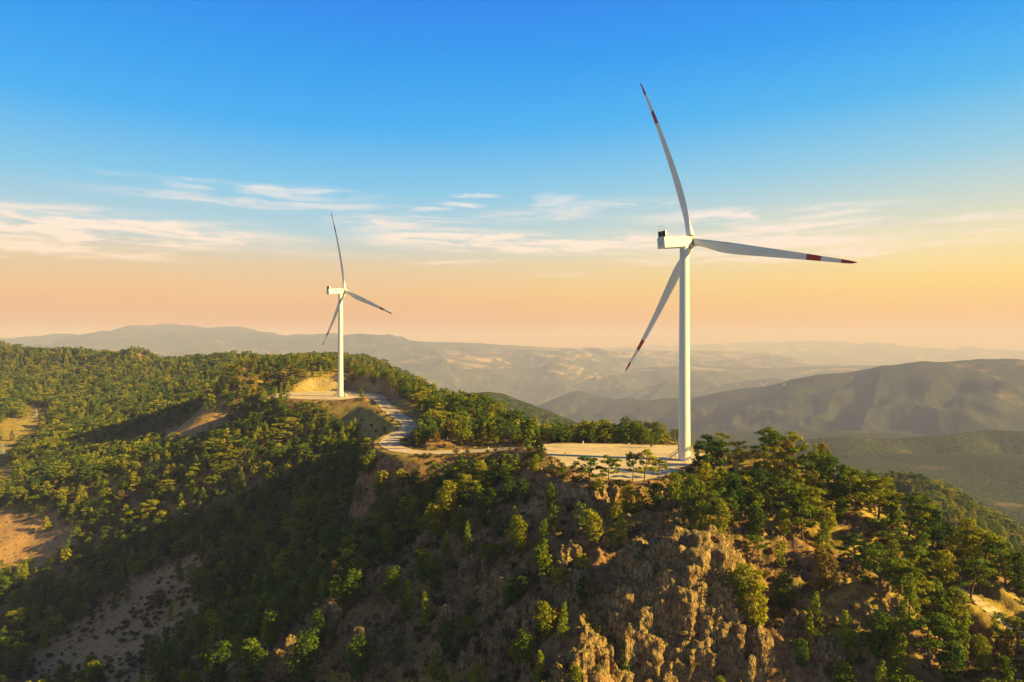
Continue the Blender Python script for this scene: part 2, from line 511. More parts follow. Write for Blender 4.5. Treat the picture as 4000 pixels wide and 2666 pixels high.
def height(x, y, detail=True):
    x = np.asarray(x, float); y = np.asarray(y, float)
    r = np.hypot(x, y)
    zn = z_rbf(x, y)
    edge = np.maximum.reduce([sstep(-1100, -1400, x), sstep(250, 420, x), sstep(1270, 1560, y), sstep(-10, -50, y)])
    zf = np.full(x.shape, -400.0)
    m = (edge > 0) | (r > 380)
    if m.any():
        zf[m] = far_h(x[m], y[m])
    z = zn * (1 - edge) + zf * edge
    # the far hills may rise through the near sheet on the east side only
    z = np.where((x > -20 + 0 * y) & (r > 420), np.maximum(z, zf * 1.0), z)
    z = np.where((x <= -20) & (r > 1250), np.maximum(z, zf), z)
    z = z + fbm(x, y, 60, 4, 51) * 4.0 * sstep(170, 330, r) * (1 - edge)
    if detail:
        near = sstep(700, 350, r)
        c = crag(x, y)
        z = z + near * (fbm(x, y, 14, 4, 61) * 1.6 + fbm(x, y, 3.2, 3, 66) * 0.45)
        z = z + c * (fbm(x, y, 9, 5, 71, .6, True) * 2.6)
    # roads and pads cut level ground into the slope
    q = (r < 800) & (x < 260)
    if q.any():
        xx, yy, zz = x[q], y[q], z[q]
        for poly, pz in ((pad_near, PAD_Z), (pad_far, PAD2_Z)):
            s = poly_sd(xx, yy, poly)
            fall = np.where(zz > pz, 7.0, 15.0) * (1 + .35 * fbm(xx, yy, 16, 3, 81))
            w = 1 - sstep(0, 1, np.clip((s - 2.0) / fall, 0, 1))
            zz = zz * (1 - w) + pz * w
        for L, hw in ((RM, 5.2), (RS, 2.6)):
            d, lz = line_d(xx, yy, L)
            fall = np.where(zz > lz, 6.0, 15.0) * (1 + .3 * fbm(xx, yy, 14, 3, 82)) * (1.0 if hw > 3 else .5)
            w = 1 - sstep(0, 1, np.clip((d - hw - 2.0) / fall, 0, 1))
            zz = zz * (1 - w) + lz * w
        z = z.copy()
        z[q] = zz
    return z


def ground(x, y):
    return float(height(np.array([x]), np.array([y]))[0])


# height lookup grid for quick ray marching
HS = 4.0
hx = np.arange(-1100, 560, HS); hy = np.arange(60, 1450, HS)
_hX, _hY = np.meshgrid(hx, hy, indexing='ij')
HG = height(_hX.ravel(), _hY.ravel()).reshape(_hX.shape)


def hlook(x, y):
    u = np.clip((np.asarray(x) - hx[0]) / HS, 0, len(hx) - 1.001); v = np.clip((np.asarray(y) - hy[0]) / HS, 0, len(hy) - 1.001)
    i = u.astype(int); j = v.astype(int); fu = u - i; fv = v - j
    return (HG[i, j] * (1 - fu) + HG[i + 1, j] * fu) * (1 - fv) + (HG[i, j + 1] * (1 - fu) + HG[i + 1, j + 1] * fu) * fv


def hit(px, py, y0=110.0, y1=1400.0):
    """first ground point along the line of sight of a photo pixel"""
    ys = np.exp(np.linspace(math.log(y0), math.log(y1), 1600))
    X = (px - 2000) / F * ys; Z = (1333 - py) / F * ys
    H = hlook(X, ys)
    m = np.nonzero(H >= Z)[0]
    if len(m) == 0:
        return None
    k = m[0]
    return (float(X[k]), float(ys[k]), ground(float(X[k]), float(ys[k])))


# ------------------------------------------------------------------ materials
def mat(name):
    m = bpy.data.materials.new(name)
    m.use_nodes = True
    m.node_tree.nodes.clear()
    return m, NT(m.node_tree)


def finish(T, col, rough=0.9, bump=None, spec=0.2, bstr=0.5, bdist=0.2, trans=None):
    p = T.n('ShaderNodeBsdfPrincipled', inp={'Base Color': col, 'Roughness': rough, 'Specular IOR Level': spec})
    if bump is not None:
        b = T.n('ShaderNodeBump', inp={'Height': bump, 'Strength': bstr, 'Distance': bdist})
        T.t.links.new(b.outputs[0], p.inputs['Normal'])
    out = p.outputs[0]
    if trans is not None:
        tr = T.n('ShaderNodeBsdfTranslucent', inp={'Color': trans[0]})
        mx = T.n('ShaderNodeMixShader', inp={0: trans[1], 1: out, 2: tr.outputs[0]})
        out = mx.outputs[0]
    o = T.n('ShaderNodeOutputMaterial')
    T.t.links.new(out, o.inputs[0])


def m_ground():
    m, T = mat('dry slope ground')
    g = T.n('ShaderNodeNewGeometry')
    p = g.outputs['Position']; nz = T.n('ShaderNodeSeparateXYZ', inp={0: g.outputs['True Normal']}).outputs[2]
    n1 = T.noise(p, 0.045, 5); n2 = T.noise(p, 0.5, 5, .65); n3 = T.noise(p, 2.4, 4, .7)
    earth = T.ramp(n2, [(.3, (.14, .07, .032, 1)), (.5, (.28, .15, .065, 1)), (.7, (.4, .24, .11, 1))])
    grass = T.ramp(n3, [(.3, (.2, .135, .03, 1)), (.55, (.44, .28, .055, 1)), (.75, (.55, .38, .1, 1))])
    rock = T.ramp(n2, [(.3, (.1, .05, .024, 1)), (.55, (.3, .165, .075, 1)), (.75, (.46, .28, .125, 1))])
    scrub = T.ramp(n3, [(.35, (.025, .03, .008, 1)), (.7, (.1, .09, .025, 1))])
    c = T.mix(T.mrange(n1, .46, .6), earth, grass)
    c = T.mix(T.mrange(T.noise(p, .16, 5, .7), .5, .6), c, scrub)
    ea = T.n('ShaderNodeAttribute', attribute_name='earth').outputs['Fac']; ga = T.n('ShaderNodeAttribute', attribute_name='grass').outputs['Fac']
    c = T.mix(ea, c, T.mix(T.mrange(T.noise(p, .35, 6, .75), .53, .62), T.mix(.65, earth, (.66, .37, .17, 1)), (.12, .085, .035, 1)))
    n5 = T.noise(p, .22, 6, .72)
    vs = T.noise(T.vmath('MULTIPLY', p, (.7, .7, .15)).outputs[0], 1.0, 5, .75)
    gr2 = T.ramp(n5, [(.3, (.09, .075, .02, 1)), (.44, (.27, .19, .05, 1)), (.56, (.46, .32, .08, 1)), (.7, (.56, .42, .14, 1))])
    c = T.mix(ga, c, T.mix(.35, gr2, grass))
    rock = T.mix(T.math('MULTIPLY', ga, T.mrange(T.n('ShaderNodeSeparateXYZ', inp={0: p}).outputs[1], 330, 440)), rock, T.ramp(vs, [(.3, (.16, .1, .045, 1)), (.5, (.38, .27, .125, 1)), (.7, (.56, .42, .22, 1))]))
    c = T.mix(T.mrange(T.math('ADD', nz, T.math('MULTIPLY', ga, .1)), .8, .6), c, rock)
    finish(T, c, .95, T.math('ADD', n2, T.math('MULTIPLY', n3, .4)), .1, .9, .6)
    return m


def m_hills():
    m, T = mat('far hills')
    g = T.n('ShaderNodeNewGeometry')
    p = g.outputs['Position']
    sp = T.n('ShaderNodeSeparateXYZ', inp={0: p})
    nz = T.n('ShaderNodeSeparateXYZ', inp={0: g.outputs['True Normal']}).outputs[2]
    n1 = T.noise(p, 0.0021, 7, .65); n2 = T.noise(p, 0.02, 6, .7); n3 = T.noise(p, .09, 3, .7)
    wood = T.ramp(n3, [(.3, (.012, .022, .01, 1)), (.7, (.075, .085, .025, 1))])
    bare = T.ramp(n2, [(.3, (.1, .07, .04, 1)), (.7, (.28, .19, .11, 1))])
    c = T.mix(T.mrange(n1, .58, .68), wood, bare)
    c = T.mix(T.mrange(n2, .66, .73), c, (.3, .24, .17, 1))
    # patchwork of fields on the valley floor
    pv = T.vmath('ADD', T.vmath('MULTIPLY', p, (.0016, .003, 0)).outputs[0], T.vmath('MULTIPLY', T.n('ShaderNodeTexNoise', inp={'Vector': p, 'Scale': .0016, 'Detail': 4.0}).outputs['Color'], (1.6, 1.6, 0)).outputs[0]).outputs[0]
    vor = T.n('ShaderNodeTexVoronoi', inp={'Vector': pv, 'Scale': 1.0}, feature='F1')
    fv = T.n('ShaderNodeSeparateXYZ', inp={0: vor.outputs['Color']}).outputs[0]
    field = T.ramp(fv, [(.15, (.05, .065, .03, 1)), (.45, (.13, .11, .06, 1)), (.62, (.3, .2, .11, 1)), (.85, (.55, .36, .2, 1))])
    low = T.math('MULTIPLY', T.math('MULTIPLY', T.mrange(sp.outputs[2], -60, -330), T.mrange(sp.outputs[1], 10300, 12500)), T.mrange(nz, .9, .98))
    c = T.mix(T.math('MULTIPLY', low, T.mrange(n1, .36, .5)), c, field)
    finish(T, c, .95, n3, .05, 1.0, 6.0)
    return m


def m_gravel(name, a, b):
    m, T = mat(name)
    p = T.n('ShaderNodeNewGeometry').outputs['Position']
    n1 = T.noise(p, .09, 5, .6, .5); n2 = T.noise(p, 1.6, 4, .7); n3 = T.noise(T.vmath('MULTIPLY', p, (.12, .5, 1)).outputs[0], 1.0, 5, .7, 1.5)
    c = T.mix(T.mrange(n1, .35, .68), a, b)
    c = T.mix(T.math('MULTIPLY', T.mrange(n2, .45, .8), .35), c, (.3, .22, .14, 1))
    c = T.mix(T.math('MULTIPLY', T.mrange(n3, .53, .62), .6), c, (.3, .21, .12, 1))
    n4 = T.noise(p, .28, 5, .75)
    c = T.mix(T.math('MULTIPLY', T.mrange(n4, .62, .72), .45), c, (.36, .27, .11, 1))
    finish(T, c, .95, n2, .1, .35, .08)
    return m


def m_rock():
    m, T = mat('weathered rock')
    g = T.n('ShaderNodeNewGeometry')
    p = g.outputs['Position']
    n1 = T.noise(p, .35, 6, .65); n2 = T.noise(p, 2.6, 5, .7)
    vst = T.noise(T.vmath('MULTIPLY', p, (1.3, 1.3, .45)).outputs[0], 1.6, 5, .7, .6)
    wpp = T.vmath('ADD', T.vmath('MULTIPLY', p, (.8, .8, .33)).outputs[0], T.vmath('MULTIPLY', T.n('ShaderNodeTexNoise', inp={'Vector': p, 'Scale': .7}).outputs['Color'], (.8, .8, .8)).outputs[0]).outputs[0]
    crk = T.n('ShaderNodeTexVoronoi', inp={'Vector': wpp, 'Scale': 1.0}, feature='DISTANCE_TO_EDGE').outputs['Distance']
    c = T.ramp(n1, [(.28, (.13, .07, .032, 1)), (.45, (.33, .195, .085, 1)), (.6, (.48, .31, .13, 1)), (.75, (.37, .215, .11, 1))])
    c = T.mix(T.mrange(n2, .58, .72), c, (.52, .36, .09, 1))
    c = T.mix(T.math('MULTIPLY', T.mrange(vst, .5, .38), .8), c, (.07, .05, .035, 1))
    c = T.mix(T.mrange(crk, .045, .0), c, (.07, .045, .028, 1))
    nz = T.n('ShaderNodeSeparateXYZ', inp={0: g.outputs['Normal']}).outputs[2]
    moss = T.math('MULTIPLY', T.mrange(nz, .55, .9), T.mrange(n1, .42, .56))
    c = T.mix(T.math('MULTIPLY', moss, .75), c, (.2, .15, .045, 1))
    finish(T, c, .9, T.math('ADD', T.math('ADD', vst, T.math('MULTIPLY', n2, .4)), T.math('MULTIPLY', T.mrange(crk, 0, .1), .6)), .15, 1.0, .5)
    return m


def m_leaf(name, a, b, c_, bark=False):
    m, T = mat(name)
    oi = T.n('ShaderNodeObjectInfo').outputs['Random']
    p = T.n('ShaderNodeNewGeometry').outputs['Position']
    col = T.ramp(oi, [(0, a), (.5, b), (.965, c_), (.985, (.26, .17, .025, 1))])
    n = T.noise(p, .9, 3, .7)
    col = T.mix(T.mrange(n, .3, .75), T.mix(.35, col, (.02, .028, .006, 1)), col)
    finish(T, col, .75, None, .15, trans=(col, .3))
    return m


def m_plain(name, col, rough=.6, noise=.0, metal=0, spec=.4, scale=.3):
    m, T = mat(name)
    c = col
    if noise:
        p = T.n('ShaderNodeTexCoord').outputs['Object']
        n = T.noise(T.vmath('MULTIPLY', p, (1, 1, .12)).outputs[0], scale, 5, .65)
        c = T.mix(T.math('MULTIPLY', T.mrange(n, .45, .8), noise), col, tuple(v * .55 for v in col[:3]) + (1,))
    p = T.n('ShaderNodeBsdfPrincipled', inp={'Base Color': c, 'Roughness': rough, 'Metallic': metal, 'Specular IOR Level': spec})
    o = T.n('ShaderNodeOutputMaterial')
    T.t.links.new(p.outputs[0], o.inputs[0])
    return m


def m_bark():
    m, T = mat('pine bark')
    p = T.n('ShaderNodeNewGeometry').outputs['Position']
    n = T.noise(T.vmath('MULTIPLY', p, (1, 1, .3)).outputs[0], 3.0, 4, .7)
    c = T.ramp(n, [(.3, (.07, .045, .03, 1)), (.7, (.24, .15, .1, 1))])
    finish(T, c, .9, n, .1, .6, .1)
    return m


M = dict(
    ground=m_ground(), hills=m_hills(), rock=m_rock(), bark=m_bark(),
    pad=m_gravel('pale gravel', (.56, .41, .26, 1), (.72, .54, .36, 1)),
    road=m_gravel('road gravel', (.5, .37, .25, 1), (.66, .49, .34, 1)),
    leaf=m_leaf('pine needles', (.045, .1, .003, 1), (.17, .225, .003, 1), (.44, .38, .005, 1)),
    young=m_leaf('young pine needles', (.12, .19, .007, 1), (.27, .31, .004, 1), (.5, .44, .006, 1)),
    shrub=m_leaf('shrub leaves', (.06, .07, .015, 1), (.13, .11, .02, 1), (.22, .13, .03, 1)),
    white=m_plain('white paint', (.78, .78, .77, 1), .42, .22, 0, .4, .9),
    red=m_plain('red paint', (.42, .015, .02, 1), .45),
    dark=m_plain('dark radiator', (.012, .012, .014, 1), .6),
    seam=m_plain('grey seam', (.22, .22, .22, 1), .6),
    steel=m_plain('galvanised steel', (.42, .42, .4, 1), .5, .2, .3),
    wall=m_plain('plaster', (.55, .5, .42, 1), .8),
    roof=m_plain('clay tile', (.4, .17, .09, 1), .85),
    dead=m_plain('bleached dead wood', (.42, .36, .3, 1), .85, .4, 0, .2, 2.0),
)

# bare patches, as seen in the photo: polygons in photo pixels of the ground point
BARE = [[(-50, 1960), (350, 2050), (330, 2110), (200, 2180), (-50, 2240)],
        [(120, 2560), (300, 2440), (420, 2380), (600, 2230), (780, 2180), (800, 2250), (720, 2350), (860, 2360), (700, 2480), (590, 2560), (470, 2700), (130, 2700)],
        [(1330, 2020), (1440, 1980), (1590, 1935), (1540, 1990), (1430, 2060), (1330, 2080)],
        [(-50, 1650), (140, 1630), (170, 1700), (110, 1760), (40, 1800), (60, 1880), (-50, 1900)],
        [(1370, 1590), (1540, 1600), (1640, 1660), (1590, 1700), (1560, 1740), (1640, 1790), (1860, 1790), (1800, 1835), (1400, 1810), (1500, 1745), (1350, 1680), (1230, 1600)],
        [(95, 1585), (185, 1585), (190, 1665), (85, 1665)],
        [(-30, 1740), (45, 1740), (50, 1850), (-30, 1850)],
        [(620, 1730), (640, 1660), (880, 1600), (930, 1620), (850, 1680), (740, 1740)],
        [(1130, 1520), (1190, 1455), (1330, 1450), (1420, 1490), (1560, 1540), (1330, 1520)],
        [(2700, 1745), (3000, 1755), (3010, 1800), (2740, 1830), (2650, 1850)],
        [(1950, 1990), (2200, 1880), (2380, 1860), (2330, 1960), (2150, 2000), (2020, 2060)],
        [(1500, 1520), (1500, 1600), (1620, 1640), (1640, 1600)],
        [(3780, 2270), (4100, 2420), (4100, 2600), (3900, 2500), (3800, 2400)],
        [(3160, 2090), (3260, 2040), (3440, 2130), (3380, 2160), (3240, 2150)],
        [(3290, 2280), (3440, 2290), (3450, 2400), (3320, 2420)],
        [(2380, 2060), (2900, 2060), (2920, 2180), (2860, 2420), (2350, 2560), (2330, 2230)]]


# ------------------------------------------------------------------ ground and hills
AZ = np.linspace(R(-64), R(64), 1000)
rows = [34.0]
while rows[-1] < 33000:
    r_ = rows[-1]
    rows.append(r_ * (1 + (0.0046 if 120 < r_ < 700 else 0.0075 if r_ < 2500 else .0085)))
RR = np.array(rows)
k_split = int(np.searchsorted(RR, 1340))
A_, B_ = np.meshgrid(AZ, RR, indexing='xy')
TX = np.sin(A_) * B_; TY = np.cos(A_) * B_
TZ = height(TX.ravel(), TY.ravel()).reshape(TX.shape)


def grid_mesh(name, X, Y, Z, m, smooth=True):
    nr, nc = X.shape
    v = np.stack([X.ravel(), Y.ravel(), Z.ravel()], 1)
    i = np.arange(nr - 1)[:, None] * nc + np.arange(nc - 1)[None, :]
    f = np.stack([i, i + nc, i + nc + 1, i + 1], -1).reshape(-1, 4)[:, ::-1]
    return mesh_np(name, v, f, m, smooth)


tag(obj('ground', grid_mesh('ground', TX[:k_split + 1], TY[:k_split + 1], TZ[:k_split + 1], M['ground'])), 'dry brown and grassy mountain ridge falling into wooded slopes', kind='structure')
tag(obj('hills', grid_mesh('hills', TX[k_split:], TY[k_split:], TZ[k_split:], M['hills'])), 'hazy ranges of hills and a broad valley beyond the ridge', kind='structure')


gme = bpy.data.objects['ground'].data
_gx, _gy, _gz = TX[:k_split + 1].ravel(), TY[:k_split + 1].ravel(), TZ[:k_split + 1].ravel()
EARTH_P = [BARE[i] for i in (0, 1, 2, 7, 10)]
GRASS_P = [BARE[i] for i in (3, 4, 5, 6, 8, 9, 11, 12, 13, 14)]
_sel = (_gy > 120) & (_gy < 900) & (np.abs(_gx) < _gy * .85)
_px = 2000 + _gx[_sel] / _gy[_sel] * F; _py = 1333 - _gz[_sel] / _gy[_sel] * F
_jit = fbm(_gx[_sel], _gy[_sel], 18, 4, 141) * 60
for nm, polys in (('earth', EARTH_P), ('grass', GRASS_P)):
    d_ = np.full(_px.shape, 1e9)
    for pl in polys:
        d_ = np.minimum(d_, poly_sd(_px, _py, np.array(pl, float)))
    val = np.zeros(len(_gx)); val[_sel] = 1 - sstep(-12, 14, d_ + _jit * 1.6)
    if nm == 'grass':
        rs_m = (_gx > 66) & (_gx < 260) & (_gy < 300)
        val = np.maximum(val, np.where(rs_m, sstep(-.02, .16, fbm(_gx, _gy, 22, 4, 151)), 0))
    at_ = gme.attributes.new(nm, 'FLOAT', 'POINT'); at_.data.foreach_set('value', val.astype(np.float32))


def sheet(name, poly, z, m, label, amp=1.2):
    pts = []
    n = len(poly)
    for i in range(n):
        a = poly[i]; b = poly[(i + 1) % n]
        k = max(2, int(np.hypot(*(b - a)) / 1.5))
        for j in range(k):
            pts.append(a + (b - a) * j / k)
    pts = np.array(pts)
    # smooth the outline a little, then roughen it
    for _ in range(6):
        pts = (np.roll(pts, 1, 0) + pts * 2 + np.roll(pts, -1, 0)) / 4
    c = pts.mean(0)
    d = (pts - c) / np.linalg.norm(pts - c, axis=1)[:, None]
    pts = pts + d * (fbm(pts[:, 0], pts[:, 1], 5, 3, 90)[:, None] * amp * 2)
    v = [(p[0], p[1], z) for p in pts]
    me = mesh_np(name, v, [list(range(len(v)))], m)
    return tag(obj(name, me), label, kind='structure')


sheet('gravel_pad', pad_near, PAD_Z + .10, M['pad'], 'wide pale gravel crane pad at the foot of the near turbine')
sheet('gravel_pad', pad_far, PAD2_Z + .16, M['pad'], 'pale gravel pad below the cut bank at the far turbine')


def ribbon(name, L, hw, lift, m, label):
    n = len(L)
    t = np.gradient(L[:, :2], axis=0)
    t /= np.linalg.norm(t, axis=1)[:, None]
    nrm = np.stack([-t[:, 1], t[:, 0]], 1)
    V = []
    K = [-1, -.5, 0, .5, 1]
    for i in range(n):
        for k in K:
            w = hw + (fbm(np.array([L[i, 0]]), np.array([L[i, 1]]), 6, 3, 95 + int(k > 0))[0] * 1.6 if abs(k) == 1 else 0)
            q = L[i, :2] + nrm[i] * w * k
            V.append((q[0], q[1], L[i, 2] + lift))
    Fq = [[i * 5 + j, i * 5 + j + 1, i * 5 + 5 + j + 1, i * 5 + 5 + j] for i in range(n - 1) for j in range(4)]
    return tag(obj(name, mesh_np(name, V, Fq, m)), label, kind='structure')


ribbon('gravel_road', RM, 4.9, .24, M['road'], 'pale gravel road winding from the far turbine pad to the near pad')
ribbon('dirt_track', RS, 2.0, .12, M['road'], 'narrow dirt track on the slope at the lower right')

# ------------------------------------------------------------------ wind turbines
def smooth_interp(x, xs, ys):
    return np.interp(x, xs, ys)


def blade_mesh(Rb, cone, bend):
    """along +Z from the hub axis; +X = direction of rotation (leading edge), -Y = downwind"""
    N, K = 46, 20
    V = []; Fc = []; MI = []
    ts = np.concatenate([np.linspace(1.55 / Rb, .3, 20), np.linspace(.3, 1, 27)[1:]])
    for t in ts:
        r = t * Rb
        c = smooth_interp(t, [.02, .045, .09, .15, .22, .3, .45, .6, .75, .88, .96, .99, 1.0], [2.7, 2.7, 2.85, 3.4, 3.9, 3.85, 3.15, 2.5, 1.85, 1.3, .95, .6, .16])
        th = smooth_interp(t, [.02, .045, .09, .15, .22, .3, .5, .8, 1], [1, 1, .8, .52, .36, .28, .2, .16, .14])
        tw = R(smooth_interp(t, [0, .05, .12, .25, .45, .7, 1], [14, 14, 12, 8, 5, 2, 0]))
        circ = 1 - sstep(.04, .14, t)
        le = smooth_interp(t, [.02, .06, .2, .4, 1], [.5, .5, .34, .3, .3])
        yoff = cone * t - bend * t * t
        for k in range(K):
            a = 2 * math.pi * k / K
            # airfoil: x along chord, y thickness
            xa = (1 - math.cos(a)) / 2         # 0 = leading edge
            s = 1 if a < math.pi else -1
            ya = s * 5 * .5 * (0.2969 * math.sqrt(max(xa, 0)) - 0.126 * xa - 0.3516 * xa ** 2 + 0.2843 * xa ** 3 - 0.1036 * xa ** 4) * 2
            px_ = (le - xa) * c
            py_ = ya * th * c * .5 * 2 * .5
            cxp = math.cos(a) * c * .5; cyp = math.sin(a) * c * .5
            X = px_ * (1 - circ) + cxp * circ
            Y = py_ * (1 - circ) + cyp * circ
            # trailing edge turns downwind with the twist
            Xr = X * math.cos(tw) - Y * math.sin(tw)
            Yr = X * math.sin(tw) + Y * math.cos(tw)
            V.append((Xr, Yr + yoff, r))
    n = len(ts)
    for i in range(n - 1):
        tm = (ts[i] + ts[i + 1]) / 2
        for k in range(K):
            Fc.append([i * K + k, i * K + (k + 1) % K, (i + 1) * K + (k + 1) % K, (i + 1) * K + k])
            MI.append(1 if (.735 < tm < .825 or tm > .915) else 0)
    Fc.append([(n - 1) * K + k for k in range(K)]); MI.append(1)
    Fc.append([k for k in range(K)][::-1]); MI.append(0)
    me = mesh_np('blade', V, Fc, [M['white'], M['red']], True, MI)
    return me


def rounded_box(name, x0, x1, prof, m):
    """nacelle body: section prof(t) -> (halfwidth, z0, z1, radius)"""
    V = []; Fc = []
    S = 7; n = 0
    ts = np.linspace(0, 1, 9)
    for t in ts:
        hw, z0, z1, rd = prof(t)
        x = x0 + (x1 - x0) * t
        ring = []
        for (cx_, cz_, a0) in ((hw - rd, z1 - rd, 0), (-hw + rd, z1 - rd, 90), (-hw + rd, z0 + rd, 180), (hw - rd, z0 + rd, 270)):
            for s in range(S):
                a = R(a0 + 90 * s / (S - 1))
                ring.append((x, cx_ + rd * math.cos(a), cz_ + rd * math.sin(a)))
        V += ring; n = len(ring)
    for i in range(len(ts) - 1):
        for k in range(n):
            Fc.append([i * n + k, i * n + (k + 1) % n, (i + 1) * n + (k + 1) % n, (i + 1) * n + k])
    Fc.append(list(range(n))[::-1]); Fc.append([(len(ts) - 1) * n + k for k in range(n)])
    return mesh_np(name, V, Fc, m)


def turbine(label, base, hub, az, tilt, Rb, psi, cone, bend, stair):
    bx, by, bz = base
    root = empty('wind_turbine', base, label, 'wind turbine', 'white wind turbines standing on the ridge')
    Ht = hub[2] - bz - 2.15
    # tower
    seg = 48; zs = [0, .25, .25, Ht * .26, Ht * .26 + .12, Ht * .52, Ht * .52 + .12, Ht * .78, Ht * .78 + .12, Ht]
    V = []; Fc = []
    prof = []
    r_at = lambda z: 2.15 + (1.62 - 2.15) * (z / Ht) ** 1.0
    for z in (0, .3): prof.append((2.32, z))
    prof.append((2.16, .32))
    for f in (.26, .52, .78):
        z = Ht * f
        prof += [(r_at(z), z), (r_at(z) + .035, z + .02), (r_at(z) + .035, z + .2), (r_at(z), z + .22)]
    prof += [(r_at(Ht), Ht)]
    for r_, z in prof:
        for k in range(seg):
            a = 2 * math.pi * k / seg
            V.append((r_ * math.cos(a), r_ * math.sin(a), z))
    for i in range(len(prof) - 1):
        for k in range(seg):
            Fc.append([i * seg + k, i * seg + (k + 1) % seg, (i + 1) * seg + (k + 1) % seg, (i + 1) * seg + k])
    Fc.append([(len(prof) - 1) * seg + k for k in range(seg)])
    me = mesh_np('tower', V, Fc, M['white'], True)
    o = obj('tower', me, root)
    md = o.modifiers.new('edge', 'EDGE_SPLIT'); md.split_angle = R(40)
    # door and stair on the left of the tower
    ad = stair
    Md = Matrix.Rotation(ad, 4, 'Z')
    d = MB(); d.box((2.16, 0, 4.6), (.16, 1.0, 2.3), Md)
    d.build('door', M['seam'], root)
    s = MB()
    for sy_ in (-.6, .6):
        s.bar((2.2, sy_, 3.3), (6.4, sy_, .0), .09, M=Md)
        s.bar((2.2, sy_, 4.4), (6.4, sy_, 1.1), .045, M=Md)
        for q in np.linspace(0, 1, 6):
            xx, zz = 2.2 + 4.2 * q, 3.3 - 3.3 * q
            s.bar((xx, sy_, zz), (xx, sy_, zz + 1.1), .035, M=Md)
        s.bar((3.2, sy_, 0), (3.2, sy_, 2.5), .05, M=Md)
    for q in np.linspace(0.03, .97, 14):
        s.box((2.2 + 4.2 * q, 0, 3.3 - 3.3 * q), (.3, 1.2, .06), Md)
    s.build('staircase', M['steel'], root)
    # head: local +X = rotor axis
    n = Vector((math.sin(R(az)) * math.cos(R(tilt)), math.cos(R(az)) * math.cos(R(tilt)), math.sin(R(tilt))))
    yv = Vector((0, 0, 1)).cross(n).normalized(); zv = n.cross(yv)
    hubl = Vector(hub) - Vector(base)
    MH = Matrix(((n.x, yv.x, zv.x, hubl.x), (n.y, yv.y, zv.y, hubl.y), (n.z, yv.z, zv.z, hubl.z), (0, 0, 0, 1)))
    # nacelle body (a real nacelle is level-ish; it follows the small shaft tilt)
    xr = -14.6
    me = rounded_box('nacelle', xr, -1.75, lambda t: (2.0 - .22 * sstep(.9, 1.0, t), -1.95 + .55 * (1 - sstep(0, .12, t)) * 0 + .1 * sstep(.85, 1, t), 2.0 - .25 * sstep(.82, 1, t), .34), M['white'])
    nac = obj('nacelle', me, root); nac.matrix_local = MH
    # panel lines along the sides, rear louvres and underside hatch are pieces of the nacelle
    s = MB()
    for sy_ in (-1, 1):
        s.box((-8.2, sy_ * 2.0, 1.55), (12.2, .02, .045)); s.box((-8.2, sy_ * 2.0, -.85), (12.2, .02, .06))
    s.build('panel_seam', M['seam'], nac)
    s = MB()
    for k in range(4):
        s.box((xr - .05, 0, 1.35 - .72 * k), (.12, 3.0, .14))
    s.build('louvre', M['seam'], nac)
    s = MB(); s.box((-7.5, 0, -1.97), (9.5, 2.6, .08)); s.build('hatch', M['seam'], nac)
    s = MB(); s.bar((-1.9, 0, 0), (-1.25, 0, 0), 1.5, 1.5, 32); s.build('rotor_bearing', M['seam'], nac, True)
    # rooftop cooler
    ck = bpy.data.objects.new('cooler', None)
    # the cooler frame is a mesh with its radiators as sub-parts
    s = MB()
    cx_ = xr + .9
    for yy in (-1.95, 0, 1.95):
        s.box((cx_, yy, 3.15), (.5, .16, 2.3))
    s.box((cx_, 0, 2.12), (.7, 4.1, .16)); s.box((cx_, 0, 4.22), (.5, 4.1, .1))
    for yy in (-1.5, 1.5):
        s.bar((cx_ + .2, yy, 4.1), (cx_ + 3.0, yy, 2.05), .09)
    cool = s.build('cooler_frame', M['white'], nac)
    for yy in (-.98, .98):
        q = MB(); q.box((cx_, yy, 3.2), (.62, 1.72, 1.85))
        for k in range(5):
            q.box((cx_ - .33, yy, 2.5 + k * .35), (.05, 1.6, .05))
        q.build('radiator', M['dark'], cool)
    s = MB()
    for yy in (-1.4, 1.4):
        s.bar((cx_, yy, 4.2), (cx_, yy, 5.9), .035)
    s.bar((cx_, -1.4, 5.9), (cx_, 1.4, 5.9), .035)
    for yy in (-.7, 0, .7):
        s.bar((cx_, yy, 4.2), (cx_, yy, 5.0), .03); s.bar((cx_ - .2, yy, 5.0), (cx_ + .2, yy, 5.0), .05)
    s.build('lightning_rail', M['seam'], cool)
    # hub spinner
    V = []; Fc = []
    prof = [(-1.3, 1.45), (-1.2, 1.85), (-.4, 2.0), (.6, 1.95), (1.3, 1.7), (1.9, 1.25), (2.3, .7), (2.45, .05)]
    for xx, rr in prof:
        for k in range(32):
            a = 2 * math.pi * k / 32
            V.append((xx, rr * math.cos(a), rr * math.sin(a)))
    for i in range(len(prof) - 1):
        for k in range(32):
            Fc.append([i * 32 + k, i * 32 + (k + 1) % 32, (i + 1) * 32 + (k + 1) % 32, (i + 1) * 32 + k])
    Fc.append([k for k in range(32)][::-1]); Fc.append([(len(prof) - 1) * 32 + k for k in range(32)])
    hubo = obj('hub', mesh_np('hub', V, Fc, M['white'], True), root); hubo.matrix_local = MH
    bm = blade_mesh(Rb, cone, bend)
    # horizontal axis of the rotor plane that points right in the photo
    u = Vector((math.cos(R(az)), -math.sin(R(az)), 0)); v = u.cross(n)
    if v.z < 0: v = -v
    collar = MB(); collar.bar((0, 0, 1.2), (0, 0, 2.15), 1.45, 1.45, 32)
    cme = collar.mesh('root_collar', M['seam'], False)
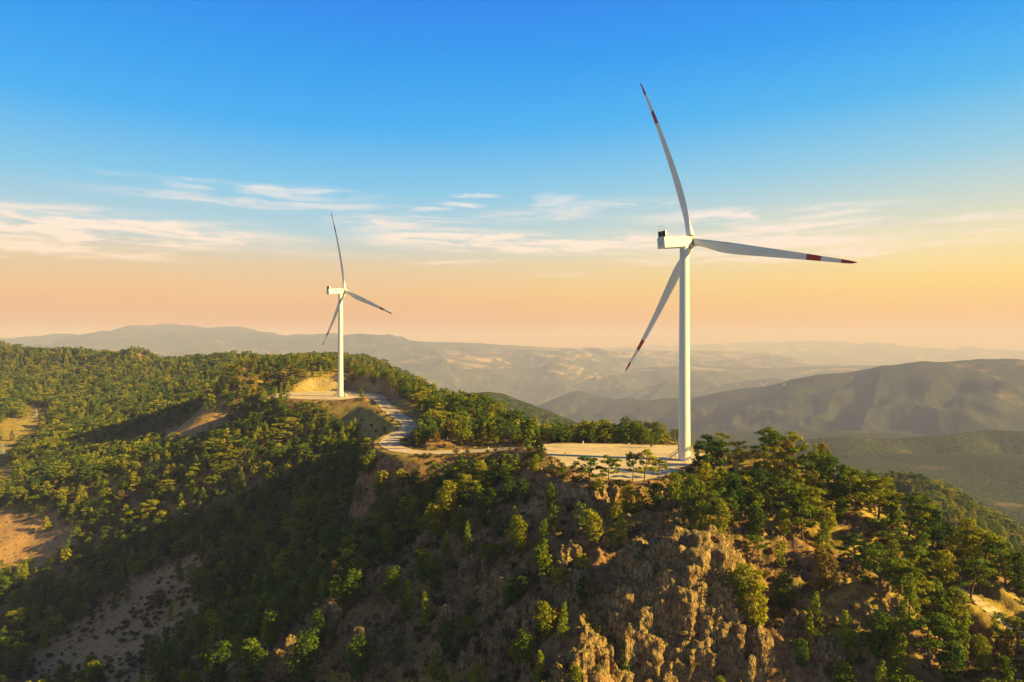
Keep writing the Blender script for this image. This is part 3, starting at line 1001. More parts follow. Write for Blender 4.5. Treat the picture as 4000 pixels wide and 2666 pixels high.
    for k in range(3):
        a = R(psi - 120 * k)
        zdir = u * math.cos(a) + v * math.sin(a)
        xdir = -u * math.sin(a) + v * math.cos(a)          # counter-clockwise seen from behind
        ydir = n                                           # upwind
        MBd = Matrix(((xdir.x, ydir.x, zdir.x, hubl.x), (xdir.y, ydir.y, zdir.y, hubl.y), (xdir.z, ydir.z, zdir.z, hubl.z), (0, 0, 0, 1)))
        b = obj('blade', bm, root); b.matrix_local = MBd
        if k == 0: b['label'] = 'blade pointing up with red bands'
        if k == 1: b['label'] = 'blade reaching out to the right with red bands'
        if k == 2: b['label'] = 'blade hanging down to the left behind the tower'
        obj('root_collar', cme, b)
    return root


turbine('near tall white wind turbine rising from the gravel pad, right of centre', (62.6, 248, PAD_Z - .2), ((2703 - 2000) / F * 251, 251, (1333 - 945) / F * 251),
        62.1, 5.8, 67.6, 107.8, 6.0, 7.0, R(172))
turbine('farther white wind turbine beside the grassy knoll, left of centre', ((1330 - 2000) / F * 535, 535, PAD2_Z - .2), ((1346 - 2000) / F * 538, 538, (1333 - 1137) / F * 538),
        47.0, 5.7, 65.6, 102.1, 6.6, 5.0, R(165))

# ------------------------------------------------------------------ trees
random.seed(11)
RNG = np.random.RandomState(5)


def clump_faces(c, rx, rz, n, size, rs):
    """n small tilted quads spread in a flattened lobe"""
    d = rs.normal(size=(n, 3)); d /= np.linalg.norm(d, axis=1)[:, None]
    rad = rs.uniform(.45, 1.0, (n, 1)) ** .6
    lump = 1 + .25 * np.sin(d[:, :1] * 5 + c[0] * 3) * np.cos(d[:, 1:2] * 4 + c[1])
    p = d * rad * lump * np.array([rx, rx, rz]) + np.asarray(c)
    nr = d * np.array([1, 1, 1.6]) + rs.normal(size=(n, 3)) * .55 + np.array([0, 0, .35])
    nr /= np.linalg.norm(nr, axis=1)[:, None]
    t = rs.normal(size=(n, 3)); t -= (t * nr).sum(1)[:, None] * nr; t /= np.linalg.norm(t, axis=1)[:, None]
    b = np.cross(nr, t)
    s = size * rs.uniform(.6, 1.35, (n, 1)); w = s * rs.uniform(.45, .9, (n, 1))
    q = np.stack([p - t * s, p - b * w * .8 + t * s * .1, p + t * s, p + b * w], 1)
    return q.reshape(-1, 3)


def make_tree(kind, seed, nq=40, size=.3):
    """returns (trunk mesh, crown mesh) for a 10 m tree"""
    rs = np.random.RandomState(seed)
    mb = MB(); Q = []
    lean = rs.uniform(-1, 1, 2) * (1.1 if kind == 'open' else .5)
    H = 9.4
    tr = lambda t: Vector((lean[0] * t * t + .35 * math.sin(t * 5 + seed), lean[1] * t * t + .3 * math.sin(t * 4 + seed * 2), H * t))
    pts = [tr(t) for t in np.linspace(0, .96, 9)]; pts[0] = Vector((pts[0].x, pts[0].y, -.6))
    r0 = {'open': .24, 'dense': .2, 'young': .14, 'low': .2}[kind]
    mb.tube(pts, [r0 * (1.25 if k == 0 else 1 - k / 9.5) + .02 for k in range(9)], 7 if kind != 'low' else 4)
    clumps = []
    if kind == 'open':
        nl = rs.randint(9, 13)
        for i in range(nl):
            t = .38 + .58 * (i + rs.uniform(0, .7)) / nl
            a = i * 2.4 + rs.uniform(-.5, .5)
            L = (3.1 * (1 - ((t - .55) / .62) ** 2) + .6) * rs.uniform(.65, 1.1)
            s = tr(t)
            e = s + Vector((math.cos(a) * L, math.sin(a) * L, L * rs.uniform(.05, .4)))
            mid = (s + e) / 2 + Vector((rs.uniform(-.3, .3), rs.uniform(-.3, .3), -.12 * L))
            mb.tube([s, mid, e], [.09 * (1.2 - t) + .03, .055, .025], 5)
            clumps.append((e, rs.uniform(.95, 1.45), rs.uniform(.38, .6)))
            if L > 1.7:
                clumps.append((mid + Vector((rs.uniform(-.6, .6), rs.uniform(-.6, .6), .45)), rs.uniform(.7, 1.1), rs.uniform(.3, .5)))
                side = e + Vector((-math.sin(a), math.cos(a), 0)) * rs.uniform(-1.2, 1.2)
                mb.tube([mid, side], [.05, .02], 4)
                clumps.append((side + Vector((0, 0, .2)), rs.uniform(.7, 1.1), rs.uniform(.3, .5)))
        for _ in range(4):
            clumps.append((tr(.97) + Vector((rs.uniform(-1, 1), rs.uniform(-1, 1), rs.uniform(-.5, .5))), rs.uniform(.8, 1.2), rs.uniform(.4, .6)))
    elif kind in ('dense', 'low'):
        nc = 36 if kind == 'dense' else 17
        for i in range(nc):
            t = .16 + .82 * (i + rs.uniform(0, 1)) / nc
            wdt = (2.5 * math.sin(min(1, (t - .02) * 1.35) * math.pi * .5) * (1 - max(0, t - .55) ** 1.6 * 2.6)) * rs.uniform(.75, 1.18)
            a = i * 2.4 + rs.uniform(-.6, .6)
            rr = wdt * math.sqrt(rs.uniform(.35, 1)) * .8
            s = tr(t)
            e = s + Vector((math.cos(a) * rr, math.sin(a) * rr, rs.uniform(-.2, .3)))
            if kind == 'dense' and i % 2 == 0:
                mb.tube([s + Vector((0, 0, -.3)), e], [.06, .02], 4)
            clumps.append((e, rs.uniform(.75, 1.2) * (1.25 if kind == 'low' else 1), rs.uniform(.5, .8)))
    else:
        nc = 30
        for i in range(nc):
            t = .06 + .93 * (i + rs.uniform(0, 1)) / nc
            wdt = 2.0 * (1 - t) ** .8 * rs.uniform(.75, 1.2) + .12
            a = i * 2.4 + rs.uniform(-.6, .6)
            s = tr(t); e = s + Vector((math.cos(a) * wdt * .8, math.sin(a) * wdt * .8, rs.uniform(0, .35)))
            if i % 3 == 0: mb.tube([s + Vector((0, 0, -.2)), e], [.05, .02], 4)
            clumps.append((e, .45 + .5 * (1 - t) * rs.uniform(.7, 1.2), .45 + .4 * (1 - t)))
    for (c, rx, rz) in clumps:
        Q.append(clump_faces(c, rx, rz, int(nq * (rx ** 1.3) * rs.uniform(.8, 1.2)), size, rs))
    V = np.concatenate(Q)
    Fq = np.arange(len(V)).reshape(-1, 4)
    crown = mesh_np('crown', V, Fq, M['young'] if kind == 'young' else M['leaf'])
    return mb.mesh('trunk', M['bark'], True), crown


def make_shrub(seed):
    rs = np.random.RandomState(seed)
    mb = MB(); Q = []
    for i in range(9):
        a = i * 2.4; rr = rs.uniform(.2, 1.0)
        e = Vector((math.cos(a) * rr, math.sin(a) * rr, rs.uniform(.5, 1.5) * (1.25 - rr * .5)))
        mb.tube([Vector((e.x * .2, e.y * .2, -.3)), e], [.05, .02], 4)
        Q.append(clump_faces(e, rs.uniform(.45, .75), rs.uniform(.4, .6), 38, .16, rs))
    V = np.concatenate(Q)
    return mb.mesh('stem', M['bark'], True), mesh_np('foliage', V, np.arange(len(V)).reshape(-1, 4), M['shrub'])


VAR = {'open': [make_tree('open', s, 52, .27) for s in (1, 2, 3, 4, 5)],
       'dense': [make_tree('dense', s, 44, .27) for s in (11, 12, 13, 14, 15)],
       'young': [make_tree('young', s, 60, .24) for s in (21, 22, 23)],
       'low': [make_tree('low', s, 17, .46) for s in (31, 32, 33, 34)]}
SHR = [make_shrub(s) for s in (41, 42, 43)]


def put_tree(var, loc, h, label, group, rz=None, wide=1.0):
    root = empty('pine_tree', loc, label, 'tree', group, random.uniform(0, 6.28) if rz is None else rz)
    s = h / 10.0
    root.scale = (s * wide, s * wide, s)
    t = obj('trunk', var[0], root); c = obj('crown', var[1], root)
    return root


def put_shrub(var, loc, h, label, group):
    root = empty('shrub', loc, label, 'shrub', group, random.uniform(0, 6.28))
    s = h / 2.0
    root.scale = (s * 1.15, s * 1.15, s)
    obj('stem', var[0], root); obj('foliage', var[1], root)
    return root


ORD = ['first', 'second', 'third', 'fourth', 'fifth', 'sixth', 'seventh', 'eighth', 'ninth', 'tenth', 'eleventh', 'twelfth', 'thirteenth', 'fourteenth',
       'fifteenth', 'sixteenth', 'seventeenth', 'eighteenth', 'nineteenth', 'twentieth']
# hand-placed trees: (px, base py, top py, kind, width)
HERO = {
    'open gravel edge': [(2300, 1925, 1790, 'open', 1.0), (2378, 1905, 1790, 'open', .9), (2474, 1885, 1768, 'open', .6), (2520, 1900, 1764, 'open', .9), (2572, 1872, 1794, 'open', 1.0),
                         (2108, 1815, 1728, 'dense', 1.1), (2090, 1860, 1775, 'dense', 1.1), (2200, 1880, 1825, 'dense', 1.0)],
    'grass right': [(2545, 1752, 1690, 'dense', .6), (2722, 1800, 1722, 'dense', .7), (2790, 1890, 1708, 'open', .95), (2828, 1800, 1694, 'open', .9), (2895, 1808, 1728, 'open', 1.0), (2950, 1800, 1754, 'open', 1.3),
                    (3032, 1835, 1690, 'open', 1.0), (3075, 1850, 1712, 'dense', .9), (3120, 1880, 1745, 'open', 1.1)],
    'crest right': [(3200, 1910, 1772, 'open', 1.0), (3262, 1960, 1788, 'open', 1.0), (3350, 2000, 1856, 'open', 1.1), (3300, 1980, 1830, 'dense', .9), (3430, 2060, 1872, 'open', 1.1),
                    (3495, 2050, 1893, 'young', .7), (3560, 2110, 1936, 'open', 1.1), (3640, 2140, 1985, 'dense', 1.1), (3700, 2160, 2010, 'open', 1.1), (3775, 2210, 2040, 'dense', 1.0),
                    (3850, 2240, 2072, 'open', 1.1), (3920, 2290, 2128, 'open', 1.0), (3985, 2330, 2150, 'dense', 1.0)],
    'above cliff': [(2745, 2095, 1900, 'young', .9), (2815, 2110, 1950, 'dense', .9), (2700, 2060, 1850, 'dense', .9), (2640, 1985, 1850, 'dense', 1.1), (2560, 1990, 1885, 'dense', 1.2),
                    (2450, 2000, 1895, 'dense', 1.2), (2880, 2010, 1860, 'dense', 1.1), (2960, 2000, 1840, 'open', 1.0), (3050, 2020, 1870, 'open', 1.1), (2950, 2100, 1965, 'dense', 1.1),
                    (3140, 2120, 1975, 'open', 1.1), (3230, 2120, 1985, 'dense', 1.0), (2688, 2075, 2030, 'young', 1.1), (2400, 2040, 1960, 'dense', 1.1), (3060, 2100, 1985, 'dense', 1.0)],
    'slope right': [(3220, 2330, 2135, 'dense', 1.0), (3430, 2325, 2140, 'open', 1.0), (3340, 2230, 2090, 'open', 1.0), (3190, 2500, 2310, 'young', 1.0), (3560, 2470, 2265, 'young', .9),
                    (3650, 2480, 2270, 'dense', 1.1), (3740, 2520, 2290, 'dense', 1.1), (3520, 2700, 2470, 'young', 1.0), (3620, 2620, 2400, 'open', 1.1), (3720, 2700, 2520, 'dense', 1.1),
                    (3300, 2720, 2580, 'dense', 1.3), (3430, 2600, 2400, 'dense', 1.0), (2950, 2470, 2240, 'dense', 1.0), (2890, 2410, 2200, 'dense', 1.0), (3060, 2390, 2210, 'dense', 1.0),
                    (3480, 2260, 2110, 'dense', 1.0), (3600, 2300, 2130, 'open', 1.0), (3700, 2340, 2150, 'dense', 1.1), (3800, 2360, 2190, 'open', 1.1), (3540, 2380, 2220, 'open', 1.0), (3930, 2700, 2560, 'dense', 1.0),
                    (3830, 2640, 2480, 'dense', .9), (3130, 2640, 2500, 'dense', .9), (3660, 2420, 2260, 'dense', 1.0)],
    'spur left': [(1400, 2690, 2480, 'dense', 1.1), (1190, 2690, 2450, 'dense', 1.2), (980, 2700, 2455, 'dense', 1.1), (850, 2700, 2500, 'dense', 1.2), (640, 2700, 2520, 'dense', 1.2), (1520, 2190, 2055, 'dense', 1.2),
                  (1380, 2370, 2230, 'dense', 1.2), (1290, 2200, 2050, 'dense', 1.1), (1750, 2060, 1880, 'dense', 1.2), (1690, 2110, 1960, 'dense', 1.2), (2120, 2190, 2020, 'young', 1.1),
                  (1800, 2120, 1985, 'dense', 1.2), (1560, 2600, 2480, 'young', 1.0), (2010, 2140, 2010, 'dense', 1.1), (1900, 2060, 1940, 'dense', 1.1), (1460, 2100, 1985, 'dense', 1.1), (2050, 1965, 1870, 'dense', 1.1),
                  (1240, 2330, 2190, 'dense', 1.1), (1700, 2320, 2200, 'dense', 1.1), (1060, 2540, 2380, 'dense', 1.2), (2020, 2600, 2500, 'dense', 1.2), (1980, 2380, 2280, 'dense', 1.1), (1690, 2650, 2540, 'young', 1.0),
                  (2160, 2080, 1980, 'dense', 1.1), (1130, 2420, 2290, 'dense', 1.1)],
    'valley': [(445, 2385, 2330, 'young', 1.1), (360, 2650, 2555, 'dense', 1.3), (1420, 1815, 1760, 'dense', 1.0), (1440, 1870, 1765, 'dense', 1.2), (1050, 1650, 1580, 'dense', 1.1), (750, 1620, 1560, 'dense', 1.1)],
}
HTXT = {'open gravel edge': ('at the near edge of the wide gravel pad', 'pines along the edge of the near pad'),
        'grass right': ('on the grassy shelf right of the near turbine', 'pines beside the near turbine'),
        'crest right': ('along the crest falling away to the right', 'pines along the right-hand crest'),
        'above cliff': ('on the ledge above the sunlit cliff', 'pines above the cliff'),
        'slope right': ('on the rocky slope at the lower right', 'pines on the lower right slope'),
        'spur left': ('on the shaded rocky spur left of the cliff', 'pines on the shaded spur'),
        'valley': ('among young pines in the left hollow', 'scattered pines in the left hollow')}
placed = []
n_hero = 0
KW = {'open': 'open-crowned', 'dense': 'bushy', 'young': 'pointed young'}
for key, lst in HERO.items():
    lst = sorted(lst)
    for i, (px, pb, pt, kind, wide) in enumerate(lst):
        h_ = hit(px, pb) if pb < 2660 else hit(px, pb)
        if h_ is None: continue
        x, y, z = h_
        hgt = max(2.2, (pb - pt) / F * y * 1.04)
        if hgt > 16: hgt = 16
        lab = '%s pine %s, %s from left' % (KW[kind], HTXT[key][0], ORD[i] if i < 20 else 'number %s' % (i + 1))
        if i >= 20:
            lab = '%s pine %s, %s from right' % (KW[kind], HTXT[key][0], ORD[len(lst) - 1 - i])
        v = VAR[kind][(i * 7 + len(key)) % len(VAR[kind])]
        put_tree(v, (x, y, z - .15), hgt, lab, HTXT[key][1], None, wide)
        placed.append((x, y)); n_hero += 1
placed = np.array(placed)

def candidates(step, r0, r1, a0, a1):
    xs = np.arange(math.sin(R(a0)) * r1, math.sin(R(a1)) * r1 + step, step); ys = np.arange(100, r1, step)
    X, Y = np.meshgrid(xs, ys, indexing='ij')
    X = (X + RNG.uniform(-.48, .48, X.shape) * step).ravel(); Y = (Y + RNG.uniform(-.48, .48, Y.shape) * step).ravel()
    r = np.hypot(X, Y); a = np.degrees(np.arctan2(X, Y))
    m = (r > r0) & (r <= r1) & (a > a0) & (a < a1)
    return X[m], Y[m]


X1, Y1 = candidates(4.6, 125, 420, -46, 46)
X2, Y2 = candidates(5.4, 420, 860, -44, 44)
X3, Y3 = candidates(6.6, 760, 1560, -42, 8)
X = np.concatenate([X1, X2, X3]); Y = np.concatenate([Y1, Y2, Y3])
Zt = hlook(X, Y)
PX = 2000 + X / Y * F; PY = 1333 - Zt / Y * F
keep = np.ones(len(X), bool)
for poly, mg in ((pad_near, 2.5), (pad_far, 2.5)):
    keep &= poly_sd(X, Y, poly) > mg
keep &= line_d(X, Y, RM)[0] > 11.0
keep &= line_d(X, Y, RS)[0] > 4.5
for poly in BARE:
    ins = poly_sd(PX, PY, np.array(poly, float)) < 0
    keep &= ~(ins & (RNG.rand(len(X)) > .08))
cr = crag(X, Y)
dn = fbm(X, Y, 40, 4, 101)
p_keep = np.clip(.98 - cr * .9 + dn * (.7 - .35 * cr), 0.0, 1)
# the east shoulder is more open woodland
p_keep = np.where((X > 60) & (Y < 330), np.clip(.6 + dn * 1.2 - cr * .45, 0, 1), p_keep)
p_keep = np.where((PX < 900) & (PY > 2100), np.clip(.78 + dn * 1.4, 0, 1), p_keep)
keep &= RNG.rand(len(X)) < p_keep
# not on top of hand-placed trees
dmin = np.full(len(X), 1e9)
for (a, b) in placed:
    dmin = np.minimum(dmin, (X - a) ** 2 + (Y - b) ** 2)
keep &= dmin > 3.0 ** 2
keep &= ~((X > 520) | (X < -1090) | (Y > 1290))
# keep a clear line in front of the far turbine's foot, the road bend and the near pad (open ground in the photo)
X, Y, Zt, PX, PY = X[keep], Y[keep], Zt[keep], PX[keep], PY[keep]
hts = np.where(np.hypot(X, Y) > 760, RNG.uniform(6.5, 12.0, len(X)), np.where((X < -30) & (Zt < -62), RNG.uniform(3.6, 9.6, len(X)), RNG.uniform(4.6, 9.6, len(X))))
hts *= 1.18 + .3 * fbm(X, Y, 30, 3, 111)
top_py = 1333 - (Zt + hts) / Y * F


def visible(x, y, z):
    t = np.linspace(.2, .985, 140)
    return not np.any(hlook(x * t, y * t) > z * t + .6)


def hides(px0, px1, py0, py1, m_):
    """short trees only where their tops would otherwise stand before open ground"""
    return m_ & (PX > px0) & (PX < px1) & (top_py < py1) & (PY > py0)


block = np.zeros(len(X), bool)
block |= (PX > 1130) & (PX < 1500) & (top_py < 1562) & (PY > 1556) & (Y < 520)
block |= (PX > 1360) & (PX < 1590) & (top_py < 1700) & (PY > 1650) & (Y < 420)
block |= (PX > 1480) & (PX < 1700) & (top_py < 1785) & (PY > 1775) & (Y < 330)
block |= (PX > 2140) & (PX < 2630) & (top_py < 1850) & (PY > 1830) & (Y < 260)
block |= (PX > 2560) & (PX < 2735) & (top_py < 1835) & (Y < 247)
block |= (PX > 1700) & (PX < 2150) & (top_py < 1765) & (PY > 1775) & (Y < 330)
X, Y, Zt, PX, PY, hts, top_py = [a[~block] for a in (X, Y, Zt, PX, PY, hts, top_py)]

inframe = (PX > -60) & (PX < 4060) & (top_py < 2666) & (PY > 1340)
size_px = hts / Y * F
order = np.argsort(-size_px)
N_IND = max(0, 300 - n_hero)
chosen = []
for i in order:
    if len(chosen) >= N_IND: break
    if inframe[i] and visible(X[i], Y[i], Zt[i] + hts[i] * .6):
        chosen.append(i)
ch = set(chosen)


def region(px, py):
    if px > 2950: return 'right', 'pine in the open wood covering the right-hand shoulder below the crest', 'pines in the wood on the right shoulder'
    if px > 2100 and py < 2150: return 'mid', 'dark shaded pine in the scrub below the near turbine', 'pines in the scrub below the near turbine'
    if px > 2100: return 'crag', 'small pine rooted among the rocks around the cliff', 'pines among the cliff rocks'
    if px > 1450 and py < 1900: return 'road', 'pine in the wood between the gravel road and the rocky spur', 'pines in the wood by the road'
    if px > 1450: return 'spur', 'small shaded pine on the dark craggy spur', 'small pines on the dark spur'
    return 'hollow', 'dark shaded pine in the dense wood of the left hollow', 'pines in the dense wood of the left hollow'


kinds = ['dense', 'dense', 'young', 'open']
for rank, i in enumerate(chosen):
    _, lab, grp = region(PX[i], PY[i])
    if rank > N_IND * .55:
        v = VAR['low'][rank % 4]
    else:
        kd = kinds[RNG.randint(0, 4)]
        if PX[i] > 2900 and RNG.rand() < .5: kd = 'open'
        v = VAR[kd][RNG.randint(0, len(VAR[kd]))]
    put_tree(v, (float(X[i]), float(Y[i]), ground(float(X[i]), float(Y[i])) - .1), float(hts[i]), lab, grp, None, RNG.uniform(.9, 1.2))

rest = np.array([i for i in range(len(X)) if i not in ch])
print('trees', len(X), 'hero', n_hero, 'individual', len(chosen))


def scatter(name, pts, scl, rot, sources, label):
    me = bpy.data.meshes.new(name)
    me.vertices.add(len(pts)); me.vertices.foreach_set('co', np.asarray(pts, np.float32).ravel())
    a = me.attributes.new('scl', 'FLOAT_VECTOR', 'POINT'); a.data.foreach_set('vector', np.asarray(scl, np.float32).ravel())
    a = me.attributes.new('rotz', 'FLOAT', 'POINT'); a.data.foreach_set('value', np.asarray(rot, np.float32))
    a = me.attributes.new('pick', 'INT', 'POINT'); a.data.foreach_set('value', RNG.randint(0, len(sources), len(pts)).astype(np.int32))
    o = obj(name, me); tag(o, label, kind='stuff')
    ng = bpy.data.node_groups.new(name, 'GeometryNodeTree')
    ng.interface.new_socket('Geometry', in_out='INPUT', socket_type='NodeSocketGeometry')
    ng.interface.new_socket('Geometry', in_out='OUTPUT', socket_type='NodeSocketGeometry')
    G = NT(ng)
    gi = G.n('NodeGroupInput'); go = G.n('NodeGroupOutput')
    join = G.n('GeometryNodeJoinGeometry')
    for grp in sources:
        j = G.n('GeometryNodeJoinGeometry')
        for ob in grp:
            oi = G.n('GeometryNodeObjectInfo', transform_space='ORIGINAL')
            oi.inputs['Object'].default_value = ob
            ng.links.new(oi.outputs['Geometry'], j.inputs[0])
        gt = G.n('GeometryNodeGeometryToInstance')
        ng.links.new(j.outputs[0], gt.inputs[0]); ng.links.new(gt.outputs[0], join.inputs[0])
    ip = G.n('GeometryNodeInstanceOnPoints')
    ng.links.new(gi.outputs[0], ip.inputs['Points']); ng.links.new(join.outputs[0], ip.inputs['Instance'])
    ip.inputs['Pick Instance'].default_value = True
    at = lambda nm, tp: G.n('GeometryNodeInputNamedAttribute', data_type=tp, inp={'Name': nm}).outputs[0]
    ng.links.new(at('pick', 'INT'), ip.inputs['Instance Index'])
    ng.links.new(at('scl', 'FLOAT_VECTOR'), ip.inputs['Scale'])
    cb = G.n('ShaderNodeCombineXYZ'); ng.links.new(at('rotz', 'FLOAT'), cb.inputs[2])
    e2r = G.n('FunctionNodeEulerToRotation'); ng.links.new(cb.outputs[0], e2r.inputs[0])
    ng.links.new(e2r.outputs[0], ip.inputs['Rotation'])
    ng.links.new(ip.outputs[0], go.inputs[0])
    md = o.modifiers.new('scatter', 'NODES'); md.node_group = ng
    return o


# sources: one crown and trunk object of each kind that already stands in the scene
src = {}
for o in list(COL.objects):
    if o.name.startswith('crown') and o.data.name not in src:
        tr_ = [c for c in o.parent.children if c.name.startswith('trunk')][0]
        src[o.data.name] = [o, tr_]
low_names = [v[1].name for v in VAR['low']]
low_names += [v[1].name for k_ in ('dense', 'young', 'young', 'open') for v in VAR[k_][:3]]
sources = [src[n] for n in low_names if n in src]
pts = np.stack([X[rest], Y[rest], Zt[rest] - .1], 1)
s_ = hts[rest] / 10.0
wd = RNG.uniform(.95, 1.6, len(rest))
scatter('forest', pts, np.stack([s_ * wd, s_ * wd, s_], 1), RNG.uniform(0, 6.28, len(rest)), sources, 'dense pine forest clothing the slopes and far knolls')

# ------------------------------------------------------------------ shrubs
SX, SY = candidates(3.1, 125, 460, -44, 42)
SZ = hlook(SX, SY)
SPX = 2000 + SX / SY * F; SPY = 1333 - SZ / SY * F
k = (poly_sd(SX, SY, pad_near) > 2) & (line_d(SX, SY, RM)[0] > 6) & (line_d(SX, SY, RS)[0] > 3.2)
sn = fbm(SX, SY, 12, 3, 121)
k &= RNG.rand(len(SX)) < np.clip(.34 + sn * 1.0, 0.06, .8) * np.where(SY > 330, .6, 1)
SX, SY, SZ, SPX, SPY = [a[k] for a in (SX, SY, SZ, SPX, SPY)]
sh = RNG.uniform(.7, 2.4, len(SX))
vis = [i for i in np.argsort(-sh / SY) if -40 < SPX[i] < 4040 and SPY[i] < 2690 and visible(SX[i], SY[i], SZ[i] + 1.0)]
chs = vis[:160]
for i in chs:
    if SPX[i] > 2950: lab, grp = 'low olive shrub on the dry open slope at the right', 'shrubs on the right slope'
    elif SPX[i] > 2200 and SPY[i] > 2050: lab, grp = 'low brownish shrub clinging to the sunlit cliff ground', 'shrubs around the cliff'
    elif SPX[i] > 2200: lab, grp = 'low shrub in the shaded scrub under the near turbine', 'shrubs under the near turbine'
    elif SPX[i] > 1100: lab, grp = 'dark low shrub between the rocks of the shaded spur', 'shrubs on the shaded spur'
    else: lab, grp = 'small dark shrub on the bare earth slope at lower left', 'shrubs on the bare earth slope'
    put_shrub(SHR[RNG.randint(0, 3)], (float(SX[i]), float(SY[i]), ground(float(SX[i]), float(SY[i]))), float(sh[i]), lab, grp)
for j_, (px, py, h_g) in enumerate([(2140, 1850, 2.6), (2175, 1870, 2.2), (2215, 1878, 2.8), (2250, 1893, 2.4), (2335, 1905, 2.2), (2420, 1908, 2.6), (2455, 1900, 2.0), (2590, 1880, 1.2), (2150, 1800, 1.6), (2180, 1808, 1.4)]):
    q = hit(px, py)
    if q: put_shrub(SHR[j_ % 3], q, h_g, 'olive shrub on the near rim of the gravel pad, %s from left' % ORD[[0, 3, 5, 6, 7, 8, 9, 10, 1, 4][j_] if j_ != 1 else 2], 'shrubs on the rim of the near pad')
srcs = {}
for o in list(COL.objects):
    if o.name.startswith('foliage') and o.data.name not in srcs:
        srcs[o.data.name] = [o, [c for c in o.parent.children if c.name.startswith('stem')][0]]
chs_s = set(chs)
rs_ = np.array([i for i in range(len(SX)) if i not in chs_s])
s2 = sh[rs_] / 2
scatter('undergrowth', np.stack([SX[rs_], SY[rs_], SZ[rs_]], 1), np.stack([s2 * 1.15, s2 * 1.15, s2], 1), RNG.uniform(0, 6.28, len(rs_)), list(srcs.values()), 'low scrub growing between the trees')

# ------------------------------------------------------------------ crags
tex = bpy.data.textures.new('rock grain', 'CLOUDS'); tex.noise_scale = 1.1; tex.noise_depth = 4
tex2 = bpy.data.textures.new('rock lumps', 'VORONOI'); tex2.noise_scale = 2.2


def crag_obj(px, py, wx, wy, hgt, n, label, seed, vox=.34, fwd=0.0, name='rock_outcrop', big=1.0):
    h_ = hit(px, py)
    if h_ is None: return
    x0, y0, _ = h_
    y0 += fwd
    z0 = ground(x0, y0)
    rs = np.random.RandomState(seed)
    V = []; Fc = []
    for i in range(n):
        a = rs.uniform(0, 6.28); q = math.sqrt(rs.uniform(0, 1))
        dx, dy = math.cos(a) * q * wx * .5, math.sin(a) * q * wy * .5
        gz = float(hlook(x0 + dx, y0 + dy)) - z0
        H = hgt * (1 - .6 * q ** 3) * rs.uniform(.62, 1.02)
        r_ = rs.uniform(.7, 2.3) * (hgt / 7) ** .4 * big
        lx, ly = rs.uniform(-.05, .22), rs.uniform(-.1, .12)
        ns = rs.randint(5, 8); a0 = rs.uniform(0, 6.28)
        b = len(V); el = rs.uniform(.55, 1.0); ea = rs.uniform(0, 3.14)
        for lv, (hh, sc) in enumerate(((-3.2, 1.15), (H * .55, 1.0), (H * .9, .92), (H, .74))):
            for k_ in range(ns):
                t = a0 + 6.283 * k_ / ns
                rr = r_ * sc * rs.uniform(.82, 1.15)
                cx1, cy1 = math.cos(t) * rr, math.sin(t) * rr * el
                ex, ey = cx1 * math.cos(ea) - cy1 * math.sin(ea), cx1 * math.sin(ea) + cy1 * math.cos(ea)
                V.append((dx + ex + lx * hh, dy + ey + ly * hh, gz + hh + (rs.uniform(-.5, .5) if lv == 3 else 0)))
        for lv in range(3):
            for k_ in range(ns):
                j_ = (k_ + 1) % ns
                Fc.append([b + lv * ns + k_, b + lv * ns + j_, b + (lv + 1) * ns + j_, b + (lv + 1) * ns + k_])
        Fc.append([b + k_ for k_ in range(ns)][::-1]); Fc.append([b + 3 * ns + k_ for k_ in range(ns)])
    o = obj(name, mesh_np(name, V, Fc, M['rock']), None, (x0, y0, z0))
    tag(o, label, 'rock', 'rock outcrops on the spur and cliff')
    m_ = o.modifiers.new('fuse', 'REMESH'); m_.mode = 'VOXEL'; m_.voxel_size = vox; m_.use_smooth_shade = False
    m_ = o.modifiers.new('lumps', 'DISPLACE'); m_.texture = tex2; m_.strength = -.7; m_.mid_level = .4; m_.texture_coords = 'GLOBAL'
    m_ = o.modifiers.new('grain', 'DISPLACE'); m_.texture = tex; m_.strength = .5; m_.mid_level = .5; m_.texture_coords = 'GLOBAL'
    return o


crag_obj(2650, 2350, 33, 11, 10.5, 140, 'big craggy sunlit cliff block right of centre at the bottom', 1, .36, 2, big=1.45)
crag_obj(2800, 2230, 11, 7, 8, 40, 'golden lit rock buttress at the right end of the cliff', 2, .32, 1, big=1.35)
crag_obj(2480, 2270, 8, 6, 9, 30, 'pointed rock tooth with a sunlit tip at the left end of the cliff', 3, .3, 1)
crag_obj(2540, 2480, 14, 7, 3.6, 34, 'tall cracked slabs directly beneath the cliff block', 4, .32)
crag_obj(2740, 2520, 12, 6, 4, 30, 'low broken ledge beneath the right half of the cliff', 5, .32)
crag_obj(2350, 2570, 14, 7, 3.4, 36, 'ribbed rock wall at the bottom edge left of the cliff block', 6, .34)
crag_obj(2120, 2440, 12, 6, 8, 40, 'long upright slabs in shade left of the big cliff', 7, .32)
crag_obj(1960, 2330, 12, 6, 8, 40, 'tall pale slabs in the middle of the shaded spur', 8, .32)
crag_obj(1900, 2560, 13, 6, 6, 40, 'broken slabs near the bottom edge at the middle of the spur', 9, .32)
crag_obj(1660, 2130, 10, 6, 5, 28, 'knobbly outcrop high on the left edge of the spur', 10, .32)
crag_obj(1480, 2300, 10, 5, 6, 28, 'grey outcrop halfway down the left edge of the spur', 11, .32)
crag_obj(1270, 2440, 10, 5, 8, 30, 'steep rock rib with slanting slabs on the left edge of the spur', 12, .32)
crag_obj(1130, 2590, 12, 6, 8, 34, 'lowest rock rib of the spur near the bottom edge', 13, .34)
crag_obj(1600, 2480, 10, 5, 4, 26, 'rubbly outcrop in the centre of the spur slope', 14, .32)
crag_obj(2210, 2190, 9, 5, 5, 24, 'rounded grey boulder group above the slabs of the spur', 15, .3)
